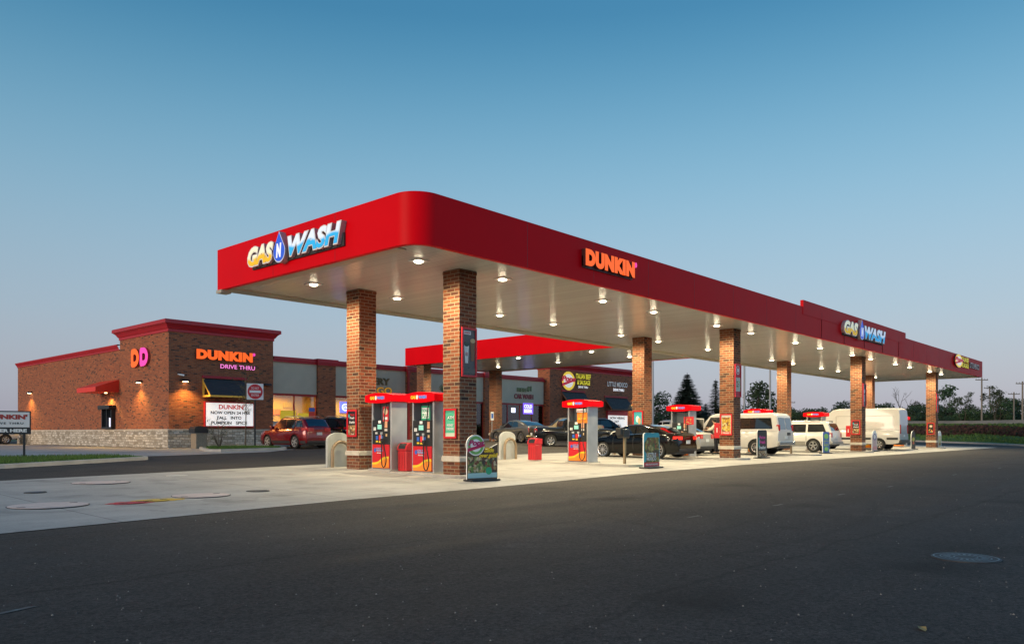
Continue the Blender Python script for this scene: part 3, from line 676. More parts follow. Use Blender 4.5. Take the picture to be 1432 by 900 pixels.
ORL = M((.6, .05, .004), .5, emit=.95, ecol=(1, .13, .008)); PKL = M((.6, .03, .25), .5, emit=.85, ecol=(1, .06, .42)); RETD = M((.10, .02, .02), .5)
def dunkin(label, x, y, z, face, w, h, sub=None, grp=None):
    t = thing('channel_letter_sign', label, 'sign', (x, y, z), FR(face), grp)
    mb = MB(); textmb(mb, 'DUNKIN', 0, 0, w * .95, h, ORL, RETD, 0, .15, .085, spacing=1.12, res=6); mb.build('letters', t)
    mb = MB(); mb.prism(ell(w * .035, h * .32, 14, w * .98, h * .86), 'y', -.15, 0, PKL); mb.build('apostrophe', t)
    if sub:
        mb = MB(); textmb(mb, 'DRIVE THRU', w * .4, -h * .78, w * .6, h * .42, M((1, .22, .6), .4, emit=.9), RETD, 0, .08, .02); mb.build('small_letters', t)
    else:
        mb = MB(); mb.box(0, w * .95, -.05, -.001, -.04, h * .6, RETD); mb.build('raceway', t)
    return t
dunkin("orange DUNKIN' letters on the long red canopy fascia", 18.45, V0, 6.12, 'v', 2.75, .5)

def pops(label, x, y, z, face, D, H, seg, rest=True):
    t = thing('restaurant_sign', label, 'sign', (x, y, z), FR(face))
    YE = M((.85, .55, .04), .4, emit=.6); WE = M((.85, .8, .72), .4, emit=.5); RE = M((.6, .01, .04), .4, emit=.35)
    mb = MB(); mb.prism(ell(D, H, 36, D / 2, H / 2), 'y', -.12, 0, RETD, mcap=YE)
    mb.build('oval', t)
    mb = MB(); mb.prism(ell(D * .72, H * .72, 32, D / 2, H / 2), 'y', -.13, -.121, WE); mb.build('oval_inset', t)
    mb = MB(); mb.prism([(D * .0, H * .2), (D * .98, H * .52), (D * .98, H * .62), (D * .02, H * .36)], 'y', -.15, -.132, RE)
    textmb(mb, 'Pops', -D * .06, H * .38, D * 1.1, H * .38, RE, None, -.14, .03, .05, .3); mb.build('name_lettering', t)
    mb = MB()
    for body, xx, zz, ww, hh, m in seg: textmb(mb, body, xx, zz, ww, hh, m, RETD, 0, .08, .012)
    mb.build('lettering', t); return t
YL = M((.85, .7, .03), .4, emit=.7); WL = M((.9, .85, .85), .4, emit=.9); GL = M((.35, .33, .33), .4, emit=.25)
pops('oval Pops sign with yellow lettering near the far end of the canopy fascia', 62.6, V0, 5.95, 'v', 2.2, .95,
     [('ITALIAN BEEF', 2.3, .52, 2.0, .34, YL), ('& SAUSAGE', 2.3, .1, 2.0, .34, YL), ('LITTLE MEXICO', 4.7, .2, 3.2, .42, GL)])

# ---------------------------------------------------------------- store
store = thing('store_building', 'long brick convenience store with red cornices and stone base', 'building', (0, 0, 0))
TV, SV = 44.0, 44.6
def cornice(mb, x0, x1, y0, y1, z, big, sides):
    """stacked profile; sides subset of 'W','S','E' that project"""
    st = [(0.00, .06, 0, .16), (.10, .14, .16, .34), (.22, .14, .34, .44), (.34, .14, .44, .66)] if big else [(.0, .04, 0, .1), (.07, .1, .1, .3), (.13, .1, .3, .38)]
    for i, (o_, _, a, b) in enumerate(st):
        o = o_ + .04
        if big and i == 1:
            pass
        mb.box(x0 - (o if 'W' in sides else -.001 * i), x1 + (o if 'E' in sides else 0), y0 - (o if 'S' in sides else 0), y1 + (o if 'N' in sides else 0), z + a, z + b, CRED)
# left tower
def tower(x0, x1, y0, y1, ztop, nm='tower'):
    mb = MB(); mb.box(x0, x1, y0, y1, 1.42, ztop - .3, BRICKW); t = mb.build(nm, store)
    mb = MB(); mb.box(x0 - .06, x1 + .06, y0 - .06, y1 + .01, -.2, 1.36, STONE); mb.build('stone_base', t)
    mb = MB(); mb.box(x0 - .09, x1 + .09, y0 - .09, y1 + .02, 1.36, 1.42, LIME); mb.build('sill_course', t)
    mb = MB(); z = ztop - .66
    sec = [(.02, 0), (.05, 0), (.05, .14), (.10, .18), (.20, .34), (.32, .44), (.36, .44), (.36, .62), (.33, .66), (-.2, .66)]
    P = []
    for o, dz in sec: P.append([(x0 - o, y0 - o, z + dz), (x1 + o, y0 - o, z + dz), (x1 + o, y1 + o, z + dz), (x0 - o, y1 + o, z + dz)])
    vs = [v for r_ in P for v in r_]
    mb.faces(vs, [(i * 4 + j, i * 4 + (j + 1) % 4, i * 4 + 4 + (j + 1) % 4, i * 4 + 4 + j) for i in range(len(sec) - 1) for j in range(4)], CRED)
    mb.faces(P[-1], [(0, 1, 2, 3)], DARK)
    mb.build('cornice', t)
tower(19.8, 26.4, TV, 50.8, 7.62)
tower(53.9, 69.5, TV, 45.4, 7.55)
def wing(x0, x1, y0, y1, ztop, z0=1.42, nm='side_wall', stone=True):
    mb = MB(); mb.box(x0, x1, y0, y1, z0, ztop - .3, BRICKW); t = mb.build(nm, store)
    if stone:
        mb = MB(); mb.box(x0 - .055, x1, y0 + .01, y1, -.2, 1.36, STONE); mb.build('stone_base', t)
        mb = MB(); mb.box(x0 - .085, x1, y0 + .02, y1, 1.36, 1.42, LIME); mb.build('sill_course', t)
    mb = MB(); sec = [(.02, 0), (.05, .02), (.05, .1), (.11, .2), (.16, .3), (.16, .36), (-.2, .36)]; z = ztop - .36; P = []
    for o, dz in sec: P.append([(x0 - o, y0, z + dz), (x0 - o, y1 + o, z + dz)])
    vs = [v for r_ in P for v in r_]; mb.faces(vs, [(i * 2, i * 2 + 1, i * 2 + 3, i * 2 + 2) for i in range(len(sec) - 1)], CRED)
    mb.build('cornice', t)
wing(19.8, 20.2, 50.82, 70.8, 6.72)
mb = MB(); mb.box(20.22, 69, 50.9, 70.6, 5.3, 5.4, DARK); mb.box(20.2, 69, 70.4, 70.8, 0, 6.5, BRICKW); mb.build('roof', store)
# front facade bays
BAYS = [(26.6, 30.0), (31.4, 37.7), (38.9, 46.0), (47.4, 53.75)]
PIER = [(30.0, 31.4), (37.7, 38.9), (46.0, 47.4)]
for i, (a, b) in enumerate(PIER):
    mb = MB(); mb.box(a, b, SV - .18, SV + .25, .1, 5.78, BRICKW); p = mb.build('pier', store)
    mb = MB(); mb.box(a - .06, b + .06, SV - .26, SV + .2, 5.74, 5.88, CRED); mb.box(a - .12, b + .12, SV - .34, SV + .2, 5.88, 6.14, CRED); mb.build('cap', p)
mb = MB()
for a, b in BAYS: mb.box(a - (.0 if a < 27 else .13), b + .13, SV - .10, SV + .2, 5.76, 5.9, CRED); mb.box(a + .13, b - .13, SV - .17, SV + .2, 5.9, 6.1, CRED)
mb.build('cornice', store)
for a, b in BAYS:
    mb = MB(); mb.box(a, b, SV, SV + .25, 3.75, 5.76, EIFS); mb.build('wall_panel', store)
REDFR = M((.35, .012, .015), .4); INTW = M((.8, .5, .08), .8); 
for bi, (a, b) in enumerate(BAYS):
    w = MB(); g = .55
    w.box(a, b, SV + .02, SV + .12, 3.6, 3.745, REDFR); w.box(a, b, SV + .02, SV + .14, g - .35, g + .25, REDFR)
    nm = 2 if bi == 0 else 4
    for k in range(nm + 1):
        x = a + (b - a) * k / nm; w.box(max(a, x - .04), min(b, x + .04), SV + .02, SV + .12, g + .25, 3.6, REDFR)
    fr = w.build('window_frame', store)
    mb = MB(); mb.box(a, b, SV + .06, SV + .07, g + .25, 3.6, PANE); mb.build('pane', fr)
# interior
mb = MB(); mb.box(26.45, 53.85, SV + 3.4, SV + 3.5, .3, 3.75, INTW); mb.box(26.45, 53.85, SV + .3, SV + 3.4, .35, .45, M((.5, .45, .35), .4)); mb.box(26.45, 53.85, SV + .3, SV + 3.4, 3.75, 3.8, M((.75, .7, .6), .8))
mb.box(26.42, 26.45, SV + .3, SV + 3.4, .3, 3.75, INTW); mb.build('interior', store)
rnd = random.Random(4)
mb = MB(); CL = [YEL, ORG, WHT, C(.7, .1, .05), C(.1, .3, .5), TAN, BRN, C(.8, .6, .1)]
x = 27.0
while x < 53:
    h = rnd.uniform(.9, 1.9); wd = rnd.uniform(.6, 1.4)
    mb.box(x, x + wd, SV + rnd.uniform(1.4, 2.4), SV + 2.9, .45, .45 + h, rnd.choice([BRN, DARK, TAN, DARK]))
    for k in range(10):
        xx = x + rnd.uniform(0, wd - .2); zz = .5 + rnd.uniform(0, h - .2); mb.box(xx, xx + .18, SV + 1.3, SV + 1.38, zz, zz + .16, rnd.choice(CL))
    for k in range(2):
        xx = x + rnd.uniform(0, wd); zz = rnd.uniform(2.0, 3.1); mb.box(xx, xx + rnd.uniform(.3, .8), SV + 3.3, SV + 3.38, zz, zz + rnd.uniform(.2, .5), rnd.choice(CL))
    x += wd + rnd.uniform(.2, .8)
tag(mb.build('shop_shelves'), 'shelves and goods seen through the lit store windows', 'shelves')
for x, e in ((28.3, 260), (34.5, 200), (42.5, 200), (50.5, 110)):
    ld = bpy.data.lights.new('store_lamp', 'AREA'); ld.shape = 'RECTANGLE'; ld.size = 3; ld.size_y = 1.6; ld.energy = e; ld.color = (1, .66, .20)
    lo = bpy.data.objects.new('store_lamp', ld); COL.objects.link(lo); lo.location = (x, SV + 1.8, 3.7); lo.parent = store
# window posters, neon
def winsign(label, x, z, w, h, els, y=SV + .05, cat='window sign', nm='window_sign', back=None):
    t = thing(nm, label, cat, (x, y, z)); mb = MB(); mb.box(0, w, -.02, 0, 0, h, back or WHT); mb.build('panel', t); sign_elems(t, els, -.021); return t
YP = M((.9, .6, .03), .5, emit=.25)
winsign('tall yellow poster with a red seal in the left store window', 27.3, .9, 1.15, 1.75, [('print', 'ell', RDD, .5, 1.1, .22, .22), ('print', 'rect', ORG, .3, .5, .6, .05), ('print', 'rect', ORG, .35, .38, .5, .04)], back=YP)
winsign('small white and blue notice low in the left window', 26.7, .85, .5, .9, [('print', 'rect', BLU, .08, .4, .34, .3)])
winsign('red COP lettering on yellow poster beside the window mullion', 28.6, 1.0, .85, 1.5, [('print', 'text', RDD, .08, .15, .7, .3, 'COP')], back=YP)
winsign('red and orange stacked poster in the left store window', 29.4, 1.2, .5, 1.7, [('print', 'rect', C(.7, .03, .03), .02, .7, .46, .7), ('print', 'rect', BLU, .02, 1.42, .46, .25)], back=ORG)
BN = M((.1, .12, .9), .4, emit=2.2); WN = M((.7, .75, 1), .4, emit=2.0)
winsign('blue and white neon sign in the window behind the left column', 31.9, 2.6, .9, .75, [('print', 'ell', WN, .15, .12, .6, .5), ('print', 'ell', BN, .22, .2, .46, .35), ('print', 'text', WN, .27, .27, .36, .18, 'ATM')], back=BN)
winsign('glowing violet COLD BEER sign in the car wash window', 50.95, 2.85, 1.35, .95, [('print', 'text', WN, .15, .52, 1.05, .3, 'COLD'), ('print', 'text', WN, .15, .12, 1.05, .3, 'BEER')], back=M((.2, .1, .75), .4, emit=1.2), y=SV + .0)
winsign('small bright white lit panel beside the violet neon', 49.5, 2.95, .5, .4, [('print', 'rect', WN, .05, .05, .4, .3)], back=WN)
def wallwords(label, x, z, y, words):
    t = thing('wall_lettering', label, 'sign', (x, y, z)); 
    for nm, body, xx, zz, w, h, m in words:
        mb = MB(); textmb(mb, body, xx, zz, w, h, m, RETD, 0, .06, .03); mb.build(nm, t)
    return t
GO = M((.75, .33, .02), .4, emit=.35); DG = M((.1, .16, .05), .4, emit=.05); DR = M((.22, .02, .03), .4, emit=.1)
wallwords('orange and brown EATERY TO GO lettering on the pale wall panel', 33.2, 4.0, SV, [('letters', 'EATERY', 0, .65, 3.0, .5, M((.15, .1, .03), .4)), ('letters', 'TO GO', .2, 0, 3.0, .5, GO)])
t = wallwords('red B lettering with green sprig on pale panel under the link canopy', 41.9, 4.1, SV, [('letters', 'BISTRO', 0, .2, 3.2, .65, M((.5, .02, .04), .4, emit=.2))])
mb = MB()
for i in range(9):
    a = R(20 + i * 17); mb.prism([(-.45, .3), (-.45 + .5 * math.cos(a) * .5 + .03, .3 + .3 * math.sin(a)), (-.45 + .5 * math.cos(a), .3 + .6 * math.sin(a))], 'y', -.03 - .001 * i, -.001, M((.03, .16, .04), .5))
mb.build('sprig', t)
wallwords('FRESH #1 CAR WASH lettering on the bluish wall panel', 49.9, 4.15, SV, [('letters', 'FRESH', .25, .6, 1.2, .35, DG), ('letters', '#1', 1.55, .65, .6, .5, DG), ('letters', 'CAR WASH', -.1, 0, 2.5, .42, DR)])
dunkin("orange DUNKIN' DRIVE THRU letters on the front of the left brick tower", 21.35, TV, 5.5, 'v', 3.75, .58, True)
t = thing('emblem_letters', 'orange and pink double D emblem on the side of the brick tower', 'sign', (19.8, 48.75, 5.15), FR('u'))
def dshape(mb, x, w, h, m):
    def D(k):
        ww, hh = w * k, h * k; ox = x + (w - ww) / 2; oz = (h - hh) / 2; P = []
        P += [(ox, oz + hh * .12), (ox + ww * .12, oz)]
        for i in range(15):
            a = R(-90 + 180 * i / 14); P.append((ox + ww * .42 + ww * .58 * math.cos(a), oz + hh / 2 + hh / 2 * math.sin(a)))
        P += [(ox + ww * .12, oz + hh), (ox, oz + hh * .88)]; return P
    o, q = D(1), D(.40)
    n = len(o); vs = [(p[0], -.16, p[1]) for p in o] + [(p[0], -.16, p[1]) for p in q] + [(p[0], 0, p[1]) for p in o] + [(p[0], 0, p[1]) for p in q]
    mb.faces(vs, [(i, (i + 1) % n, n + (i + 1) % n, n + i) for i in range(n)], m)
    mb.faces(vs, [(i, (i + 1) % n, 2 * n + (i + 1) % n, 2 * n + i) for i in range(n)] + [(n + i, n + (i + 1) % n, 3 * n + (i + 1) % n, 3 * n + i) for i in range(n)], M(tuple(c * .5 for c in (.8, .1, .1)), .5))
mb = MB(); dshape(mb, 0, 1.12, 1.1, ORL); mb.build('letter', t); mb = MB(); dshape(mb, 1.25, 1.12, 1.1, PKL); mb.build('letter', t)
pops('oval Pops sign with ITALIAN BEEF & SAUSAGE on the right brick tower', 55.5, TV, 5.1, 'v', 1.95, 1.72,
     [('ITALIAN BEEF', 2.15, 1.15, 2.3, .46, YL), ('& SAUSAGE', 2.35, .6, 2.0, .42, YL), ('DRIVE THRU', 2.5, .28, 1.5, .2, WL)])
wallwords('pale LITTLE MEXICO lettering at the right end of the brick tower', 62.7, 5.65, TV, [('letters', 'LITTLE MEXICO', 0, .1, 3.5, .48, M((.5, .47, .45), .4, emit=.25)), ('letters', 'DRIVE THRU', 1.0, -.32, 1.9, .26, WL)])

def slate_awning(label, x0, x1, z0, z1, frame):
    t = thing('slate_awning', label, 'awning', (0, TV, 0)); D = .92; SL = M((.032, .034, .038), .85, var=.5, scale=6, bump=.6, bscale=12)
    mb = MB(); mb.prism([(-D, z0), (-D, z0 + .05), (-.002, z1 + .05), (-.002, z1)], 'x', x0, x1, SL)
    for k in range(9):
        f = k / 9; y = -D + D * f; z = z0 + (z1 - z0) * f + .05; mb.box(x0 + .01, x1 - .01, y, y + .03, z, z + .025, SL)
    mb.build('roof_slope', t)
    mb = MB()
    for x in (x0, x1 - .07):
        mb.box(x - .012, x + .07, -D, -.002, z0 - .1, z0 - .001, frame); mb.box(x - .012, x + .07, -.09, -.002, z0 + .01, z1, frame)
        mb.prism([(-D, z0 + .001), (-D + .12, z0 + .001), (-.002, z1 - .14), (-.002, z1 - .001)], 'x', x - .014, x + .06, frame)
    mb.box(x0 + .08, x1 - .08, -D, -D + .08, z0 - .1, z0 - .003, frame); mb.build('timber_frame', t)
    mb = MB(); mb.box(x0 - .05, x1 + .05, -.1, -.001, z1 + .07, z1 + .22, CRED); mb.build('flashing', t)
    return t
slate_awning("slate awning with frame coloured as lit yellow above the DUNKIN' letter board", 21.8, 24.5, 3.4, 4.35, M((.65, .36, .05), .6, emit=.15))  # light on the frame edge put into its yellow colour and faint glow
slate_awning('slate awning with brown frame above the red-headed letter board', 62.3, 66.2, 3.5, 4.6, M((.16, .07, .04), .7))
slate_awning('slate awning on the brick tower behind the middle pump', 55.6, 59.0, 3.9, 4.9, M((.16, .07, .04), .7))
def board(label, x, z, w, h, lines, head=None):
    t = thing('letter_board', label, 'sign', (x, TV, z)); FACE = M((.85, .80, .76), .5, emit=.75)
    mb = MB(); mb.box(0, w, -.17, -.001, 0, h, RDD); mb.box(.07, w - .07, -.175, -.16, .07, h - .07, FACE); mb.build('lightbox', t)
    mb = MB()
    for body, xx, zz, ww, hh, m in lines: textmb(mb, body, xx, zz, ww, hh, m, y=-.178, depth=.004, offset=.03)
    mb.build('lettering', t)
    if head: mb = MB(); mb.box(.03, w - .03, -.185, -.176, h * .72, h - .03, SIGNRED); mb.build('header', t)
REDL = M((.75, .02, .02), .4, emit=.3)
board("white lit DUNKIN' NOW OPEN 24 HRS letter board on the left tower", 21.85, 1.55, 3.15, 1.5,
      [("DUNKIN'", .85, 1.06, 1.65, .28, REDL), ('NOW OPEN 24 HRS', .35, .76, 2.5, .19, BLK), ('FALL   INTO', .75, .46, 1.55, .19, BLK), ('PUMPKIN   SPICE', .38, .15, 2.3, .2, BLK)])
board('white letter board with red header on the right tower', 62.6, 1.7, 3.5, 1.7, [('SPEEDY', 1.0, 1.32, 1.6, .25, WL), ('NOW HIRING', .35, .85, 2.6, .24, BLK), ('ALL DAY', .35, .5, 1.6, .24, BLK), ('SPECIAL', .35, .15, 2.0, .24, BLK)], True)

AMB0 = M((1, .75, .35), .4, emit=6, ecol=(1, .7, .3))
wld = bpy.data.lights.new('wall_lamp_light', 'SPOT'); wld.energy = 420; wld.spot_size = R(140); wld.spot_blend = .7; wld.color = (1, .6, .14); wld.shadow_soft_size = .06
# drive-thru awning + window on the side wall
t = thing('metal_awning', 'red sloped awning over the drive-through window', 'awning', (19.8, 50.9, 3.75))
mb = MB(); AW = M((.75, .03, .01), .4)
mb.prism([(-.001, 0), (-1.4, 0), (-1.4, .28), (-.001, .78)], 'y', 0, 3.1, AW); mb.build('canopy', t)
lo = bpy.data.objects.new('lamp', wld); COL.objects.link(lo); lo.parent = t; lo.location = (-.35, 1.2, -.1); lo.rotation_euler = (0, R(14), 0)
mb = MB(); mb.cyl((-.35, 1.2, -.05), (-.35, 1.2, -.002), .08, .08, AMB0, 12); mb.build('lens', t)
t = thing('service_window', 'black framed drive-through service window with small hood', 'window', (19.8, 51.5, 1.45))
mb = MB(); mb.box(-.25, -.002, 0, 1.6, .0, .12, BLACK); mb.box(-.25, -.002, 0, .1, .12, 1.25, BLACK); mb.box(-.25, -.002, 1.5, 1.6, .12, 1.25, BLACK); mb.box(-.45, -.002, -.1, 1.7, 1.25, 1.5, BLACK, .02); mb.box(-.25, -.1, .75, .82, .12, 1.25, BLACK); mb.build('frame', t)
mb = MB(); mb.box(-.12, -.1, .1, 1.5, .12, 1.25, CARGLASS); mb.build('pane', t)
mb = MB(); mb.box(-.19, -.12, .3, .5, .14, .7, M((.7, .7, .9), .4, emit=1.0)); mb.build('lit_panel', t)
# wall lamps
AMB = M((1, .75, .35), .4, emit=12, ecol=(1, .75, .4))
def walllamp(label, x, y, z, face, lit=True):
    t = thing('wall_lamp', label, 'wall lamp', (x, y, z), FR(face), 'black downlights on the store walls')
    mb = MB(); mb.prism([(-.001, 0), (-.3, 0), (-.3, .05), (-.22, .12), (-.001, .14)], 'x', -.22, .22, BLACK); mb.build('shade', t)
    if lit:
        mb = MB(); mb.box(-.12, .12, -.24, -.06, -.025, -.002, AMB); mb.build('lens', t)
        lo = bpy.data.objects.new('lamp', wld); COL.objects.link(lo); lo.parent = t; lo.location = (0, -.42, -.04); lo.rotation_euler = (R(-20), 0, 0)
walllamp('lit downlight near the far left end of the brick side wall', 19.8, 67.5, 4.25, 'u')
walllamp('lit downlight below the double D emblem', 19.8, 47.7, 4.2, 'u')
walllamp("lit downlight left of the slate awning on the tower front", 20.7, TV, 4.15, 'v')
walllamp("unlit downlight at the right edge of the left tower front", 25.9, TV, 4.15, 'v', False)
walllamp('downlight at the right end of the far brick tower', 67.3, TV, 4.6, 'v')
t = thing('security_camera', 'small white security camera on the left tower front', 'camera', (20.35, TV, 4.55))
mb = MB(); mb.box(-.04, .04, -.1, -.001, -.03, .03, WHITE); mb.build('bracket', t); mb = MB(); mb.cyl((.0, -.1, -.02), (.25, -.2, -.06), .05, .055, WHITE); mb.build('housing', t)
t = thing('downspout', 'dark red downspout on the store front beside the link column', 'downspout', (37.78, SV - .22, .4))
mb = MB(); mb.box(-.07, .07, -.1, 0, 0, 5.4, REDFR); mb.box(-.12, .12, -.14, 0, 5.1, 5.4, REDFR); mb.build('pipe', t)
t = thing('accessible_parking_sign', 'small blue and white parking sign before the link column', 'sign', (40.4, 38.3, gz(40, 38)))
mb = MB(); mb.cyl((0, 0, 0), (0, 0, 2.1), .025, .025, GALV); mb.build('post', t); mb = MB(); mb.box(-.16, .16, -.03, -.026, 1.5, 2.1, WHT); mb.box(-.1, .1, -.034, -.031, 1.65, 1.98, BLU); mb.build('plate', t)

# ---------------------------------------------------------------- pumps
def pump():
    t = thing('fuel_pump', '', 'fuel pump', (0, 0, 0))
    Wd, Dp = 0.95, 0.62; GR = M((.30, .33, .35), .38, metal=.5, var=.08, scale=3)
    # local frame: x right along the face, y depth (front at 0)
    def cab(mb): pass
    mb = MB(); mb.box(-Wd / 2 + .07, Wd / 2 - .07, .02, Dp - .02, .0, 1.5, GR); mb.build('cabinet', t)
    mb = MB()
    for x in (-Wd / 2, Wd / 2 - .07): mb.box(x, x + .07, 0, Dp, 0, 2.08, GALV, .01)
    mb.build('side_panel', t)
    mb = MB(); mb.box(-Wd / 2 + .071, Wd / 2 - .071, Dp / 2 - .02, Dp / 2 + .02, 1.5, 2.08, M((.12, .15, .16), .3, metal=.3)); mb.build('back_panel', t)
    mb = MB(); mb.box(-Wd / 2 + .072, Wd / 2 - .072, -.03, .015, .78, 1.52, BLACK, .01)
    f = mb.build('display_panel', t)
    mb = MB()
    sc = M((.25, .6, .5), .3, emit=.35); B = lambda x0, x1, z0, z1, m: mb.box(x0, x1, -.036, -.0305, z0, z1, m)
    B(-.14, .06, 1.24, 1.38, sc); B(-.1, .02, 1.42, 1.5, WHT); B(.2, .33, 1.28, 1.48, C(.7, .35, .2)); B(.2, .33, 1.18, 1.25, C(.6, .55, .5)); B(-.33, -.28, 1.2, 1.3, WHT); B(-.26, -.22, 1.2, 1.3, WHT)
    B(-.22, -.12, .92, 1.04, BLU); B(-.07, .03, .90, 1.06, C(.75, .03, .03)); B(.08, .18, .92, 1.04, BLU); B(-.22, -.12, .84, .89, YEL); B(-.07, .03, .83, .88, YEL); B(.08, .18, .84, .89, ORG); B(-.25, -.14, 1.09, 1.15, C(.5, .5, .5)); B(.0, .1, 1.08, 1.15, C(.4, .4, .4)); B(.25, .32, 1.02, 1.1, TAN)
    mb.build('buttons', f)
    mb = MB(); mb.box(-Wd / 2 + .072, Wd / 2 - .072, -.03, .015, .06, .775, SIGNRED); low = mb.build('lower_door', t)
    def swoosh(o, w, m, y):
        P = [(-.40 + .8 * i / 14, .22 + .20 * (1 / (1 + math.exp(-(i - 7) * .7))) + o) for i in range(15)]
        mm = MB(); mm.prism([(p[0], max(.065, p[1] - w)) for p in P] + [(p[0], p[1]) for p in reversed(P)], 'y', y, y + .002, m); return mm
    swoosh(-.05, .5, ORG, -.034).build('orange_swoosh', low); swoosh(.0, .07, YEL, -.037).build('yellow_swoosh', low)
    mb = MB(); mb.prism(ell(.11, .13, 16, -.26, .60), 'y', -.036, -.034, BLU); textmb(mb, 'GAS N', -.2, .63, .26, .05, C(.1, .4, .8), y=-.034, depth=.003); textmb(mb, 'WASH', -.2, .56, .3, .06, C(.2, .5, .85), y=-.034, depth=.003); textmb(mb, 'REWARDS', -.16, .50, .24, .03, WHT, y=-.034, depth=.003); mb.build('logo', low)
    # curved header
    mb = MB(); P = []; w2 = Wd / 2 + .16
    for i in range(17):
        a = -1 + 2 * i / 16; P.append((a * w2, 2.08 + .03 * 0 - .05 * (1 - a * a)))
    for i in range(17):
        a = 1 - 2 * i / 16; P.append((a * w2, 2.27 + .07 * (1 - a * a)))
    mb.prism(P, 'y', -.13, Dp + .13, FRED); hd = mb.build('header', t)
    mb = MB(); textmb(mb, 'GAS', -.38, 2.14, .22, .1, YEL, y=-.131, depth=.004, offset=.05); mb.build('logo_gas', hd)
    mb = MB(); mb.prism(ell(.08, .13, 14, -.1, 2.19), 'y', -.135, -.131, WHT); textmb(mb, 'WASH', -.04, 2.14, .34, .1, C(.05, .25, .75, .1), y=-.131, depth=.004, offset=.05); mb.build('logo_wash', hd)
    # nozzle + hoses
    mb = MB(); pts = [(.30, -.04, 2.0), (.36, -.14, 1.8), (.38, -.2, 1.3), (.42, -.24, .8), (.5, -.22, .35), (.42, -.2, .14), (.3, -.17, .1), (.2, -.14, .2), (.14, -.1, .5), (.12, -.08, .9)]
    Q = []
    for i in range(len(pts) - 1):
        p0, p1, p2, p3 = [Vector(pts[max(0, min(len(pts) - 1, i + k))]) for k in (-1, 0, 1, 2)]
        for s_ in range(5):
            u = s_ / 5; Q.append(0.5 * ((2 * p1) + (-p0 + p2) * u + (2 * p0 - 5 * p1 + 4 * p2 - p3) * u * u + (-p0 + 3 * p1 - 3 * p2 + p3) * u ** 3))
    Q.append(Vector(pts[-1])); mb.tube(Q, .017, RUBBER, 8); mb.build('hose', t)
    mb = MB(); mb.box(.08, .18, -.11, -.04, .84, .96, BLACK, .015); mb.cyl((.13, -.1, .95), (.09, -.07, 1.12), .02, .014, STEEL); mb.build('nozzle', t)
    mb = MB(); mb.box(-Wd / 2 - .05, Wd / 2 + .05, -.08, Dp + .08, -.15, .03, KERB); mb.build('plinth', t)
    return t
P0 = pump(); P0.rotation_euler = (0, 0, R(-90))
PUMPS = [(15.0, 16.97, 'fuel pump nearest the front column, green topper card, right of the pair'), (15.0, 18.87, 'left fuel pump of the near pair beside the left column'),
         (23.2, 17.6, 'lone fuel pump standing between the red bin and the black sedan'), (31.4, 18.0, 'fuel pump rising behind the roof of the black sedan'),
         (39.7, 18.2, 'fuel pump mostly hidden behind the white passenger van'), (47.9, 18.2, 'fuel pump rising behind the white sport utility vehicle'),
         (56.1, 17.6, 'fuel pump hidden between the high-roof van and far column'), (64.3, 18.0, 'farthest fuel pump beside the rear of the high-roof van')]
for i, (x, y, lab) in enumerate(PUMPS):
    z = gz(x, y) + .05
    if i == 0: P0.location = (x, y, z); P0['label'] = lab; P0['group'] = 'fuel pumps on the islands'; r_ = P0
    else: r_ = dup(P0, (x, y, z), label=lab, group='fuel pumps on the islands')
def topper(label, x, y, z, w, h, bgm, els, dx):
    t = thing('pump_topper_card', label, 'card', (x - .015, y - dx, z), R(-90)); mb = MB(); mb.box(0, w, -.02, 0, 0, h, bgm); mb.build('card', t); sign_elems(t, els, -.021)
topper('green bonus card above the display of the nearest pump', 15.0, 16.97, 1.57, .36, .4, GRN, [('print', 'rect', WHT, .03, .05, .3, .3), ('print', 'text', GRN, .05, .22, .26, .1, 'BONUS'), ('print', 'text', GRN, .05, .07, .26, .12, 'PLUS')], -.02 + .0)
topper('red and white round-top card on the left pump of the near pair', 15.0, 18.87, 1.55, .26, .45, RDD, [('print', 'ell', C(.6, .45, .3), .03, .2, .2, .2), ('print', 'rect', WHT, .04, .05, .18, .08)], .12)
topper('orange food card above the display of the lone middle pump', 23.2, 17.6, 1.57, .46, .38, ORG, food([YEL, TAN, RDD], .03, .03, .4, .3, 10, 2), -.0)
topper('white price card above the orange card on the middle pump', 23.19, 17.6, 1.97, .42, .12, WHT, [('print', 'rect', RDD, .03, .03, .3, .02)], -.02)
topper('dark red framed card on the pump behind the black sedan', 31.4, 18.0, 1.57, .5, .36, RDD, food([YEL, TAN, LGRN], .05, .05, .4, .25, 10, 4), .2)

# concrete islands
for i, cu in enumerate(isl):
    mb = MB(); r = .62; P = []
    for k in range(13): a = R(180 + 180 * k / 12); P.append((cu + r * math.cos(a), 15.2 + .1 + r * math.sin(a) * .7))
    for k in range(13): a = R(180 * k / 12); P.append((cu + r * math.cos(a), 21.0 + r * math.sin(a) * .7))
    P = [(x, y) for x, y in P]
    bmi = MB(); 
    g = gz(cu, 18)
    bmi.prism(P, 'z', g - .15, g + .035, KERB); o = bmi.build('pump_island'); o['kind'] = 'structure'

